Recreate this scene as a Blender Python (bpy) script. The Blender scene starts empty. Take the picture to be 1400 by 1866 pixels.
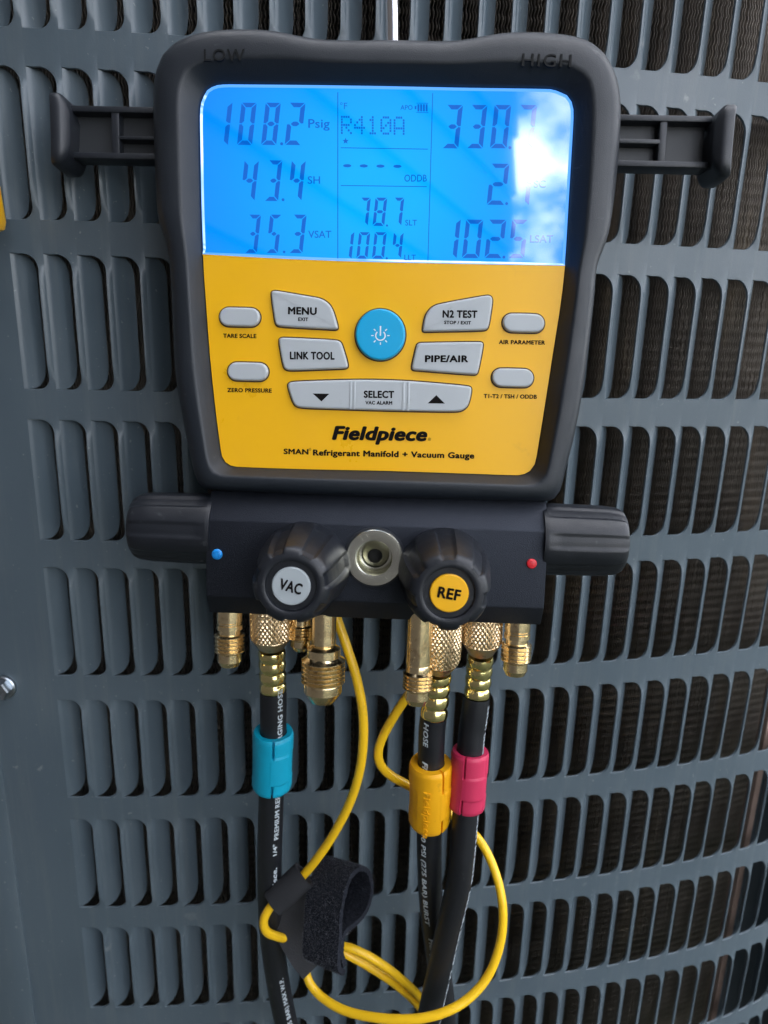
import bpy, bmesh, math, random
import numpy as np
from mathutils import Vector, Matrix
random.seed(7)
R = math.radians
scene = bpy.context.scene
col = scene.collection

# ------------------------------------------------------------------ camera
PITCH, ROLL, FPX = 0.2626, 0.0269, 1272.5
CAMZ = 0.70
cp, sp = math.cos(PITCH), math.sin(PITCH)
fwd = Vector((0, cp, -sp)); up0 = Vector((0, sp, cp)); rt0 = Vector((1, 0, 0))
cr, sr = math.cos(ROLL), math.sin(ROLL)
rt = rt0 * cr + up0 * sr
up = up0 * cr - rt0 * sr
CAM = Vector((0, 0, CAMZ))
cam_d = bpy.data.cameras.new('camera'); cam = bpy.data.objects.new('camera', cam_d); col.objects.link(cam)
m3 = Matrix((rt, up, -fwd)).transposed()
cam.matrix_world = Matrix.Translation(CAM) @ m3.to_4x4()
cam_d.sensor_fit = 'VERTICAL'; cam_d.sensor_height = 36; cam_d.sensor_width = 36
cam_d.lens = FPX / 1866 * 36
cam_d.clip_start = 0.01; cam_d.clip_end = 500
cam_d.dof.use_dof = True; cam_d.dof.focus_distance = 0.305; cam_d.dof.aperture_fstop = 11
scene.camera = cam

# ------------------------------------------------------------------ sky and sun
SUN_EL, SUN_AZ = R(50), R(222)          # azimuth clockwise from +Y: behind the house, which keeps the unit in open shade
w = bpy.data.worlds.new('World'); scene.world = w; w.use_nodes = True
nt = w.node_tree; N = nt.nodes; L = nt.links
bg = N['Background']; bg.inputs[1].default_value = 0.13
sky = N.new('ShaderNodeTexSky'); sky.sky_type = 'NISHITA'; sky.sun_disc = False
sky.sun_elevation = SUN_EL; sky.sun_rotation = SUN_AZ
tc = N.new('ShaderNodeTexCoord')
noi = N.new('ShaderNodeTexNoise'); noi.inputs['Scale'].default_value = 5.0; noi.inputs['Detail'].default_value = 7
noi.inputs['Roughness'].default_value = 0.68
mpn = N.new('ShaderNodeMapping'); mpn.inputs['Location'].default_value = (1.88, 0.84, 0.34); mpn.inputs['Scale'].default_value = (1, 1, 1.7)
L.new(tc.outputs['Generated'], mpn.inputs['Vector']); L.new(mpn.outputs['Vector'], noi.inputs['Vector'])
rmp = N.new('ShaderNodeValToRGB'); rmp.color_ramp.elements[0].position = 0.47; rmp.color_ramp.elements[1].position = 0.62
L.new(noi.outputs['Fac'], rmp.inputs['Fac'])
mixw = N.new('ShaderNodeMix'); mixw.data_type = 'RGBA'
mixw.inputs[7].default_value = (52, 52, 54, 1)
L.new(rmp.outputs['Color'], mixw.inputs[0]); L.new(sky.outputs['Color'], mixw.inputs[6])
L.new(mixw.outputs[2], bg.inputs[0])
sun_d = bpy.data.lights.new('sun', 'SUN'); sun = bpy.data.objects.new('sun', sun_d); col.objects.link(sun)
sun_d.energy = 3.0; sun_d.angle = R(0.5); sun_d.color = (1.0, 0.95, 0.88)
sdir = Vector((math.sin(SUN_AZ) * math.cos(SUN_EL), math.cos(SUN_AZ) * math.cos(SUN_EL), math.sin(SUN_EL)))
sun.rotation_euler = sdir.to_track_quat('Z', 'Y').to_euler()
scene.view_settings.view_transform = 'Standard'; scene.view_settings.look = 'None'
scene.view_settings.exposure = 0.74; scene.view_settings.gamma = 1

# ------------------------------------------------------------------ materials
def mat(name, base, rough=0.5, metal=0.0, spec=0.5, coat=0.0, noise=None, bump=None, emit=None, emit_s=1.0, scuff=None, vary=0.0, vscale=40, rvary=0.0):
    """procedural material; vary mixes the colour by large noise, bump = (scale, strength)"""
    m = bpy.data.materials.new(name); m.use_nodes = True
    t = m.node_tree; b = t.nodes['Principled BSDF']
    b.inputs['Base Color'].default_value = (*base, 1); b.inputs['Roughness'].default_value = rough
    b.inputs['Metallic'].default_value = metal; b.inputs['Specular IOR Level'].default_value = spec
    b.inputs['Coat Weight'].default_value = coat; b.inputs['Coat Roughness'].default_value = 0.03
    tcn = t.nodes.new('ShaderNodeTexCoord')
    if vary or rvary:
        n = t.nodes.new('ShaderNodeTexNoise'); n.inputs['Scale'].default_value = vscale; n.inputs['Detail'].default_value = 6
        n.inputs['Roughness'].default_value = 0.65
        t.links.new(tcn.outputs['Object'], n.inputs['Vector'])
        if vary:
            mx = t.nodes.new('ShaderNodeMix'); mx.data_type = 'RGBA'
            mx.inputs[6].default_value = (*[c * (1 - vary) for c in base], 1)
            mx.inputs[7].default_value = (*[min(1, c * (1 + vary)) for c in base], 1)
            t.links.new(n.outputs['Fac'], mx.inputs[0]); t.links.new(mx.outputs[2], b.inputs['Base Color'])
        if rvary:
            mr = t.nodes.new('ShaderNodeMapRange')
            mr.inputs[1].default_value = 0.3; mr.inputs[2].default_value = 0.7
            mr.inputs[3].default_value = max(0.02, rough - rvary); mr.inputs[4].default_value = min(1, rough + rvary)
            t.links.new(n.outputs['Fac'], mr.inputs[0]); t.links.new(mr.outputs[0], b.inputs['Roughness'])
    if scuff:                                          # (scale, threshold, colour, amount, stretch)
        mp = t.nodes.new('ShaderNodeMapping'); mp.inputs['Scale'].default_value = scuff[4]; mp.inputs['Rotation'].default_value = (0.3, 0.2, 0.5)
        n3 = t.nodes.new('ShaderNodeTexNoise'); n3.inputs['Scale'].default_value = scuff[0]; n3.inputs['Detail'].default_value = 5; n3.inputs['Roughness'].default_value = 0.62
        t.links.new(tcn.outputs['Object'], mp.inputs[0]); t.links.new(mp.outputs[0], n3.inputs['Vector'])
        r3 = t.nodes.new('ShaderNodeMapRange'); r3.inputs[1].default_value = scuff[1]; r3.inputs[2].default_value = scuff[1] + 0.10; r3.inputs[4].default_value = scuff[3]
        t.links.new(n3.outputs['Fac'], r3.inputs[0])
        mq = t.nodes.new('ShaderNodeMix'); mq.data_type = 'RGBA'; mq.inputs[6].default_value = (*base, 1); mq.inputs[7].default_value = (*scuff[2], 1)
        bl = b.inputs['Base Color'].links
        if bl: t.links.new(bl[0].from_socket, mq.inputs[6])
        t.links.new(r3.outputs[0], mq.inputs[0]); t.links.new(mq.outputs[2], b.inputs['Base Color'])
    if bump:
        n2 = t.nodes.new('ShaderNodeTexNoise'); n2.inputs['Scale'].default_value = bump[0]; n2.inputs['Detail'].default_value = 3
        t.links.new(tcn.outputs['Object'], n2.inputs['Vector'])
        bm_ = t.nodes.new('ShaderNodeBump'); bm_.inputs['Strength'].default_value = bump[1]; bm_.inputs['Distance'].default_value = 0.0004
        t.links.new(n2.outputs['Fac'], bm_.inputs['Height']); t.links.new(bm_.outputs['Normal'], b.inputs['Normal'])
    if emit:
        b.inputs['Emission Color'].default_value = (*emit, 1); b.inputs['Emission Strength'].default_value = emit_s
    return m

M = {}
M['rubber'] = mat('black_rubber', (0.0095, 0.0135, 0.0195), 0.44, bump=(2600, 0.25), vary=0.12, vscale=60, rvary=0.06, scuff=(140, 0.66, (0.10, 0.105, 0.11), 0.35, (1, 2.5, 1)))
M['rubber_dark'] = mat('letter_shade_rubber', (0.005, 0.006, 0.007), 0.7, spec=0.25)  # housing rubber painted darker, for the shade in the sunken LOW and HIGH letters
M['plastic'] = mat('black_plastic', (0.015, 0.018, 0.024), 0.42, bump=(2000, 0.12), vary=0.12, rvary=0.06, scuff=(160, 0.66, (0.09, 0.095, 0.10), 0.35, (1, 2.5, 1)))
M['plastic_grey'] = mat('charcoal_plastic', (0.026, 0.029, 0.033), 0.5, bump=(2000, 0.1), vary=0.1)
M['knob'] = mat('knob_rubber', (0.008, 0.010, 0.0145), 0.42, bump=(1800, 0.2), vary=0.15, vscale=90, rvary=0.08, scuff=(200, 0.63, (0.10, 0.105, 0.11), 0.35, (1, 1, 1)))
M['anod'] = mat('black_anodised_metal', (0.022, 0.026, 0.036), 0.40, metal=0.7, spec=0.5, bump=(3800, 0.65), rvary=0.05)
M['yellow'] = mat('yellow_faceplate', (0.86, 0.45, 0.006), 0.34, vary=0.025, vscale=22, rvary=0.10, scuff=(90, 0.66, (0.55, 0.27, 0.02), 0.25, (1, 1, 1)))
M['key'] = mat('grey_key', (0.43, 0.46, 0.48), 0.42, bump=(2500, 0.06), scuff=(150, 0.64, (0.27, 0.27, 0.26), 0.4, (1, 1, 1)))
M['keygap'] = mat('dark_key_gap', (0.05, 0.025, 0.01), 0.7)
M['power'] = mat('blue_key', (0.0, 0.36, 0.66), 0.4)
M['ink'] = mat('black_ink', (0.006, 0.005, 0.005), 0.8, spec=0.1)
M['white_ink'] = mat('white_ink', (0.72, 0.78, 0.82), 0.5)
M['hose_ink'] = mat('hose_white_ink', (0.50, 0.56, 0.60), 0.6, vary=0.3, vscale=900)
M['blue_dot'] = mat('blue_enamel', (0.01, 0.27, 0.75), 0.35)
M['red_dot'] = mat('red_enamel', (0.62, 0.02, 0.03), 0.35)
M['disc_grey'] = mat('grey_cap', (0.36, 0.40, 0.42), 0.4)
M['disc_yellow'] = mat('yellow_cap', (0.86, 0.44, 0.008), 0.35)
M['brass'] = mat('brass', (0.93, 0.74, 0.44), 0.22, metal=1, vary=0.08, vscale=300, rvary=0.07, scuff=(260, 0.56, (0.42, 0.26, 0.12), 0.6, (1, 1, 1)))
M['brass_knurl'] = mat('dull_brass', (0.88, 0.68, 0.43), 0.30, metal=1, vary=0.1, vscale=300, scuff=(240, 0.56, (0.36, 0.23, 0.12), 0.6, (1, 1, 1)))
M['gold'] = mat('bright_brass', (0.95, 0.80, 0.36), 0.17, metal=1, vary=0.04, vscale=300, rvary=0.04)
M['steel'] = mat('nickel', (0.74, 0.73, 0.64), 0.20, metal=1, vary=0.06, vscale=400)
M['chrome'] = mat('bright_steel', (0.85, 0.82, 0.82), 0.14, metal=1)
M['zinc'] = mat('zinc_screw', (0.42, 0.46, 0.50), 0.3, metal=1, vary=0.3, vscale=400)
M['black'] = mat('black_hole', (0.004, 0.004, 0.004), 0.7)
M['hose'] = mat('black_hose', (0.008, 0.009, 0.012), 0.42, bump=(1500, 0.15), vary=0.2, vscale=150, rvary=0.08, scuff=(220, 0.64, (0.07, 0.07, 0.075), 0.5, (1, 1, .4)))
M['cyan'] = mat('cyan_clip', (0.0, 0.33, 0.50), 0.45, bump=(1800, 0.12), vary=0.04)
M['orange'] = mat('yellow_clip', (0.84, 0.40, 0.004), 0.45, bump=(1800, 0.12), vary=0.04, scuff=(150, 0.63, (0.45, 0.2, 0.01), 0.4, (1, 1, 1)))
M['pink'] = mat('red_clip', (0.52, 0.025, 0.085), 0.45, bump=(1800, 0.12), vary=0.04)
M['cable'] = mat('yellow_cable', (0.87, 0.52, 0.012), 0.30, vary=0.03, scuff=(120, 0.62, (0.45, 0.25, 0.02), 0.45, (1, 1, 1)))
M['velcro'] = mat('black_loop_fabric', (0.016, 0.018, 0.024), 0.95, spec=0.1, bump=(900, 1.0), vary=0.6, vscale=500)
M['webbing'] = mat('black_webbing', (0.012, 0.013, 0.016), 0.75, bump=(1200, 0.5))
M['coil'] = mat('coil_fin', (0.20, 0.175, 0.15), 0.33, metal=0.65, vary=0.45, vscale=35, scuff=(45, 0.55, (0.30, 0.25, 0.19), 0.6, (1, 1, .25)))
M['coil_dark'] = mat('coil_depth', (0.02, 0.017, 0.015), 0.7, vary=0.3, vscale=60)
M['tube'] = mat('copper_tube', (0.35, 0.2, 0.12), 0.4, metal=0.7)
M['endplate'] = mat('coil_end_plate', (0.22, 0.16, 0.13), 0.85, spec=0.2, vary=0.35, vscale=90)
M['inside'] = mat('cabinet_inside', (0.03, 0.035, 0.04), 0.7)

SCUFFS = []
for u_, v_, d_, r_ in ((72, 1398, .409, .010), (30, 1398, .409, .006), (1252, 178, .348, .008), (212, 1268, .3975, .003), (455, 1262, .4025, .004), (1180, 1745, .501, .009), (30, 1690, .4376, .006)):
    p_ = CAM + (fwd + rt * ((u_ - 700) / FPX) + up * ((933 - v_) / FPX)) * d_; SCUFFS.append((p_.x, p_.y, p_.z, r_))
def panel_paint():
    m = mat('slate_cabinet_paint', (0.098, 0.128, 0.152), 0.36, spec=0.6)
    t = m.node_tree; b = t.nodes['Principled BSDF']
    tcn = t.nodes.new('ShaderNodeNewGeometry')
    n1 = t.nodes.new('ShaderNodeTexNoise'); n1.inputs['Scale'].default_value = 18; n1.inputs['Detail'].default_value = 8
    t.links.new(tcn.outputs['Position'], n1.inputs['Vector'])
    mx = t.nodes.new('ShaderNodeMix'); mx.data_type = 'RGBA'
    mx.inputs[6].default_value = (0.064, 0.088, 0.108, 1); mx.inputs[7].default_value = (0.086, 0.116, 0.138, 1)
    t.links.new(n1.outputs['Fac'], mx.inputs[0])
    # dust specks and chalky scuffs
    n2 = t.nodes.new('ShaderNodeTexNoise'); n2.inputs['Scale'].default_value = 420; n2.inputs['Detail'].default_value = 2
    n3 = t.nodes.new('ShaderNodeTexNoise'); n3.inputs['Scale'].default_value = 55; n3.inputs['Detail'].default_value = 5
    for n in (n2, n3): t.links.new(tcn.outputs['Position'], n.inputs['Vector'])
    r2 = t.nodes.new('ShaderNodeMapRange'); r2.inputs[1].default_value = 0.715; r2.inputs[2].default_value = 0.75
    r3 = t.nodes.new('ShaderNodeMapRange'); r3.inputs[1].default_value = 0.70; r3.inputs[2].default_value = 0.80
    t.links.new(n2.outputs['Fac'], r2.inputs[0]); t.links.new(n3.outputs['Fac'], r3.inputs[0])
    mxx = t.nodes.new('ShaderNodeMath'); mxx.operation = 'MAXIMUM'
    t.links.new(r2.outputs[0], mxx.inputs[0]); t.links.new(r3.outputs[0], mxx.inputs[1])
    mu = t.nodes.new('ShaderNodeMath'); mu.operation = 'MULTIPLY'; mu.inputs[1].default_value = 0.45
    t.links.new(mxx.outputs[0], mu.inputs[0])
    # a few chalky scuffs where something rubbed the paint
    acc = mu.outputs[0]
    nf = t.nodes.new('ShaderNodeTexNoise'); nf.inputs['Scale'].default_value = 260; nf.inputs['Detail'].default_value = 6; nf.inputs['Roughness'].default_value = 0.7
    t.links.new(tcn.outputs['Position'], nf.inputs['Vector'])
    for (x, y, z, rad_) in SCUFFS:
        ds = t.nodes.new('ShaderNodeVectorMath'); ds.operation = 'DISTANCE'; ds.inputs[1].default_value = (x, y, z)
        t.links.new(tcn.outputs['Position'], ds.inputs[0])
        mr_ = t.nodes.new('ShaderNodeMapRange'); mr_.inputs[1].default_value = 0; mr_.inputs[2].default_value = rad_; mr_.inputs[3].default_value = 0.22; mr_.inputs[4].default_value = -0.35
        t.links.new(ds.outputs['Value'], mr_.inputs[0])
        ad = t.nodes.new('ShaderNodeMath'); ad.operation = 'ADD'; t.links.new(nf.outputs['Fac'], ad.inputs[0]); t.links.new(mr_.outputs[0], ad.inputs[1])
        m2 = t.nodes.new('ShaderNodeMapRange'); m2.inputs[1].default_value = 0.60; m2.inputs[2].default_value = 0.80; m2.inputs[4].default_value = 0.6
        t.links.new(ad.outputs[0], m2.inputs[0])
        mm = t.nodes.new('ShaderNodeMath'); mm.operation = 'MAXIMUM'; t.links.new(acc, mm.inputs[0]); t.links.new(m2.outputs[0], mm.inputs[1]); acc = mm.outputs[0]
    mx2 = t.nodes.new('ShaderNodeMix'); mx2.data_type = 'RGBA'; mx2.inputs[7].default_value = (0.30, 0.31, 0.30, 1)
    t.links.new(acc, mx2.inputs[0]); t.links.new(mx.outputs[2], mx2.inputs[6])
    t.links.new(mx2.outputs[2], b.inputs['Base Color'])
    mpv = t.nodes.new('ShaderNodeMapping'); mpv.inputs['Scale'].default_value = (160, 160, 9)
    n4 = t.nodes.new('ShaderNodeTexNoise'); n4.inputs['Scale'].default_value = 1.0; n4.inputs['Detail'].default_value = 6; n4.inputs['Roughness'].default_value = 0.7
    t.links.new(tcn.outputs['Position'], mpv.inputs[0]); t.links.new(mpv.outputs[0], n4.inputs['Vector'])
    r4 = t.nodes.new('ShaderNodeMapRange'); r4.inputs[1].default_value = 0.50; r4.inputs[2].default_value = 0.78; r4.inputs[4].default_value = 0.32
    t.links.new(n4.outputs['Fac'], r4.inputs[0])
    mx3 = t.nodes.new('ShaderNodeMix'); mx3.data_type = 'RGBA'; mx3.inputs[7].default_value = (0.16, 0.175, 0.175, 1)
    t.links.new(r4.outputs[0], mx3.inputs[0]); t.links.new(mx2.outputs[2], mx3.inputs[6]); t.links.new(mx3.outputs[2], b.inputs['Base Color'])
    mr5 = t.nodes.new('ShaderNodeMapRange'); mr5.inputs[1].default_value = 0.3; mr5.inputs[2].default_value = 0.7; mr5.inputs[3].default_value = 0.30; mr5.inputs[4].default_value = 0.50
    t.links.new(n1.outputs['Fac'], mr5.inputs[0]); t.links.new(mr5.outputs[0], b.inputs['Roughness'])
    nb = t.nodes.new('ShaderNodeTexNoise'); nb.inputs['Scale'].default_value = 1300
    t.links.new(tcn.outputs['Position'], nb.inputs['Vector'])
    bp = t.nodes.new('ShaderNodeBump'); bp.inputs['Strength'].default_value = 0.12; bp.inputs['Distance'].default_value = 0.0004
    t.links.new(nb.outputs['Fac'], bp.inputs['Height']); t.links.new(bp.outputs['Normal'], b.inputs['Normal'])
    return m
M['panel'] = panel_paint()

def screen_mat(name, emit, s, base=(0.0, 0.005, 0.015)):
    m = mat(name, base, 0.06, spec=0.5, emit=emit, emit_s=s, coat=1.0)
    m.node_tree.nodes['Principled BSDF'].inputs['Coat IOR'].default_value = 1.7
    return m
M['lcd'] = screen_mat('blue_backlit_lcd', (0.0, 0.275, 1.0), 0.72)
def uneven(m, ca, cb_):
    t = m.node_tree; b = t.nodes['Principled BSDF']; tcn = t.nodes.new('ShaderNodeTexCoord')
    mp = t.nodes.new('ShaderNodeMapping'); mp.inputs['Location'].default_value = (0.0, -0.055, 0); mp.vector_type = 'POINT'
    ln = t.nodes.new('ShaderNodeVectorMath'); ln.operation = 'LENGTH'
    mr = t.nodes.new('ShaderNodeMapRange'); mr.inputs[1].default_value = 0.015; mr.inputs[2].default_value = 0.085
    mx = t.nodes.new('ShaderNodeMix'); mx.data_type = 'RGBA'; mx.inputs[6].default_value = (*ca, 1); mx.inputs[7].default_value = (*cb_, 1)
    t.links.new(tcn.outputs['Object'], mp.inputs[0]); t.links.new(mp.outputs[0], ln.inputs[0]); t.links.new(ln.outputs['Value'], mr.inputs[0])
    t.links.new(mr.outputs[0], mx.inputs[0]); t.links.new(mx.outputs[2], b.inputs['Emission Color'])
uneven(M['lcd'], (0.0, 0.41, 1.0), (0.0, 0.24, 1.0))
M['lcd_seg'] = screen_mat('lcd_segment', (0.0, 0.135, 0.66), 0.62)
M['lcd_edge'] = screen_mat('lcd_edge_glow', (0.10, 0.36, 1.0), 0.85)

# ------------------------------------------------------------------ helpers
def W(u, v, d):
    """world point at pixel ray (photo pixels), depth d along the camera axis"""
    return CAM + (fwd + rt * ((u - 700) / FPX) + up * ((933 - v) / FPX)) * d
def WY(u, v, Y):
    """world point on the pixel ray at world depth Y"""
    r = fwd + rt * ((u - 700) / FPX) + up * ((933 - v) / FPX)
    return CAM + r * (Y / r.y)
def mpp(p):
    """metres per photo pixel at a world point"""
    return (p - CAM).dot(fwd) / FPX

def tag(o, label=None, cat=None, group=None, kind=None):
    if label: o['label'] = label
    if cat: o['category'] = cat
    if group: o['group'] = group
    if kind: o['kind'] = kind
    return o
def empty(name, mw):
    o = bpy.data.objects.new(name, None); col.objects.link(o)
    o.empty_display_size = 0.02
    o.matrix_world = mw if isinstance(mw, Matrix) else Matrix.Translation(mw)
    return o
def parent_to(o, parent):
    if parent is not None:
        o.parent = parent
def obj(name, V, Fc, m, parent=None, smooth=True, sharp=35, local=True, base=None):
    """link one mesh object. local: vertices already in the root frame; otherwise they are world points shifted by base"""
    me = bpy.data.meshes.new(name)
    if base is not None: V = [Vector(v) - base for v in V]
    me.from_pydata([tuple(v) for v in V], [], Fc)
    bm = bmesh.new(); bm.from_mesh(me)
    bmesh.ops.recalc_face_normals(bm, faces=bm.faces)
    big = [f for f in bm.faces if len(f.verts) > 4]
    if big: bmesh.ops.triangulate(bm, faces=big, ngon_method='EAR_CLIP')
    if smooth:
        for f in bm.faces: f.smooth = True
        for e in bm.edges:
            if len(e.link_faces) == 2 and e.calc_face_angle(0) > R(sharp): e.smooth = False
    bm.to_mesh(me); bm.free()
    me.materials.append(m)
    o = bpy.data.objects.new(name, me); col.objects.link(o)
    parent_to(o, parent)
    return o
def join(*parts):
    V, F_ = [], []
    for v, f in parts:
        n = len(V); V += list(v); F_ += [tuple(i + n for i in q) for q in f]
    return V, F_
def loft(loops, cap0=False, cap1=False, closed=True):
    n = len(loops[0]); V = [p for l in loops for p in l]; Fc = []
    for i in range(len(loops) - 1):
        for k in range(n if closed else n - 1):
            a = i * n + k; b = i * n + (k + 1) % n
            Fc.append((a, b, b + n, a + n))
    if cap0: Fc.append(tuple(range(n))[::-1])
    if cap1: Fc.append(tuple(range((len(loops) - 1) * n, len(loops) * n)))
    return V, Fc
def box(x0, x1, y0, y1, z0, z1, b=0.0):
    if b <= 0:
        V = [Vector((x, y, z)) for x in (x0, x1) for y in (y0, y1) for z in (z0, z1)]
        return V, [(0, 1, 3, 2), (4, 6, 7, 5), (0, 4, 5, 1), (2, 3, 7, 6), (0, 2, 6, 4), (1, 5, 7, 3)]
    bm = bmesh.new()
    bmesh.ops.create_cube(bm, size=1)
    for v in bm.verts:
        v.co = Vector((x0 + (v.co.x + .5) * (x1 - x0), y0 + (v.co.y + .5) * (y1 - y0), z0 + (v.co.z + .5) * (z1 - z0)))
    bmesh.ops.bevel(bm, geom=list(bm.edges), offset=b, segments=2, affect='EDGES', profile=0.5)
    bm.verts.index_update()
    V = [v.co.copy() for v in bm.verts]; Fc = [tuple(v.index for v in f.verts) for f in bm.faces]; bm.free()
    return V, Fc
def lathe(prof, n=32, frame=None, rad=None, caps=True):
    """prof: list of (z, r); frame: Matrix mapping canonical (axis +Z) to the target; rad(theta, z, r) modulates"""
    loops = []
    for z, r in prof:
        l = []
        for k in range(n):
            t = 2 * math.pi * k / n
            rr = rad(t, z, r) if rad else r
            p = Vector((rr * math.cos(t), rr * math.sin(t), z))
            l.append(frame @ p if frame else p)
        loops.append(l)
    return loft(loops, cap0=caps and prof[0][1] > 1e-6, cap1=caps and prof[-1][1] > 1e-6)
def chaikin(pts, it=2):
    for _ in range(it):
        out = []
        for i in range(len(pts)):
            a = pts[i]; b = pts[(i + 1) % len(pts)]
            out += [tuple(.75 * x + .25 * y for x, y in zip(a, b)), tuple(.25 * x + .75 * y for x, y in zip(a, b))]
        pts = out
    return pts
def offset_poly(P2, d):
    """offset a closed polygon of 2-D points inward (d>0) by vertex normals"""
    n = len(P2); A = sum(P2[i][0] * P2[(i + 1) % n][1] - P2[(i + 1) % n][0] * P2[i][1] for i in range(n))
    s = 1 if A > 0 else -1; out = []
    for i in range(n):
        a = Vector(P2[i - 1][:2]); b = Vector(P2[i][:2]); c = Vector(P2[(i + 1) % n][:2])
        e1 = (b - a); e2 = (c - b)
        if e1.length < 1e-9: e1 = e2
        if e2.length < 1e-9: e2 = e1
        n1 = Vector((-e1.y, e1.x)).normalized(); n2 = Vector((-e2.y, e2.x)).normalized()
        nn = (n1 + n2); nn = nn.normalized() if nn.length > 1e-9 else n1
        out.append(b + nn * d * s)
    return out
def crom(pts, per=8):
    """Catmull-Rom through open list of Vectors"""
    P = [Vector(p) for p in pts]; out = []
    for i in range(len(P) - 1):
        p0 = P[i - 1] if i else P[0] * 2 - P[1]; p1 = P[i]; p2 = P[i + 1]
        p3 = P[i + 2] if i + 2 < len(P) else P[-1] * 2 - P[-2]
        for k in range(per):
            t = k / per
            out.append(0.5 * ((2 * p1) + (p2 - p0) * t + (2 * p0 - 5 * p1 + 4 * p2 - p3) * t * t + (3 * p1 - p0 - 3 * p2 + p3) * t ** 3))
    out.append(P[-1]); return out
def resample(pts, n):
    P = [Vector(p) for p in pts]; s = [0.0]
    for a, b in zip(P, P[1:]): s.append(s[-1] + (b - a).length)
    out = []
    j = 0
    for k in range(n):
        t = s[-1] * k / (n - 1)
        while j < len(s) - 2 and s[j + 1] < t: j += 1
        f = (t - s[j]) / max(1e-12, s[j + 1] - s[j]); out.append(P[j].lerp(P[j + 1], min(1, max(0, f))))
    return out

_font = {}
def text_mesh(s, bold=0.0, shear=0.0, spacing=1.0, res=4):
    off = 0.0; ex = bold
    V, Fc = text_raw(s, off, shear, spacing + ex * 1.6, res)
    if ex > 0.001:                                   # heavier strokes: a few copies side by side, each a hair higher
        V0, F0 = V, Fc; V, Fc = [], []
        for i in range(8):
            a = math.pi / 4 * i; n = len(V)
            V += [Vector((v.x + math.cos(a) * ex, v.y + math.sin(a) * ex * .8, 0.003 * i)) for v in V0]
            Fc += [tuple(q + n for q in f) for f in F0]
    return V, Fc
def text_raw(s, bold=0.0, shear=0.0, spacing=1.0, res=4):
    """flat triangulated lettering from the built-in font: vertices (unit size), faces, cap height"""
    c = bpy.data.curves.new('t', 'FONT'); c.body = s; c.size = 1; c.offset = bold; c.shear = shear; c.space_character = spacing
    c.resolution_u = res; c.fill_mode = 'FRONT'
    o = bpy.data.objects.new('t', c); me = bpy.data.meshes.new_from_object(o)
    V = [v.co.copy() for v in me.vertices]; Fc = [tuple(p.vertices) for p in me.polygons]
    bpy.data.objects.remove(o); bpy.data.curves.remove(c); bpy.data.meshes.remove(me)
    return V, Fc
def cap_height(bold):
    if bold not in _font:
        V, _ = text_mesh('H', bold); _font[bold] = (min(v.y for v in V), max(v.y for v in V))
    return _font[bold]

# ------------------------------------------------------------------ condenser cabinet (curved louvred panel)
U = 0.016                                    # one louvre pitch in metres
PX0, PY0, PZ0, PROW = -11.4319, 22.1606, 7.7199, 4.9866
PC = (0.0142, 0.5469, -1.0157, 0.8444)
sg = np.linspace(-8, 38, 1841)
tt = np.clip(sg, -3, 34) / 30
ph = sum(c * tt ** i for i, c in enumerate(PC))
hh = sg[1] - sg[0]
XX = np.concatenate([[0], np.cumsum((np.cos(ph[1:]) + np.cos(ph[:-1])) / 2 * hh)])
YYc = np.concatenate([[0], np.cumsum((np.sin(ph[1:]) + np.sin(ph[:-1])) / 2 * hh)])
i0 = int(np.argmin(abs(sg)))
XX = (XX - XX[i0] + PX0) * U; YYc = (YYc - YYc[i0] + PY0) * U
def pan(s, z, off=0.0):
    """panel point at arc position s (louvre pitches), world height z, off metres behind the sheet"""
    x = float(np.interp(s, sg, XX)); y = float(np.interp(s, sg, YYc)); a = float(np.interp(s, sg, ph))
    return Vector((x - math.sin(a) * off, y + math.cos(a) * off, z))
def zrow(k): return CAMZ + U * (PZ0 - PROW * k)
ROWH = U * PROW; SLOTH = 0.805 * ROWH; SLOTW = 0.83; LIP = 0.11 * 0.016
K0, K1, J0, J1 = -1, 10, 0, 33
cab = empty('condenser_cabinet', pan(10, 0.0)); cb = cab.location.copy()
tag(cab, 'slate grey air conditioner condenser cabinet with rows of vertical louvre slots', 'condenser')

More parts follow.
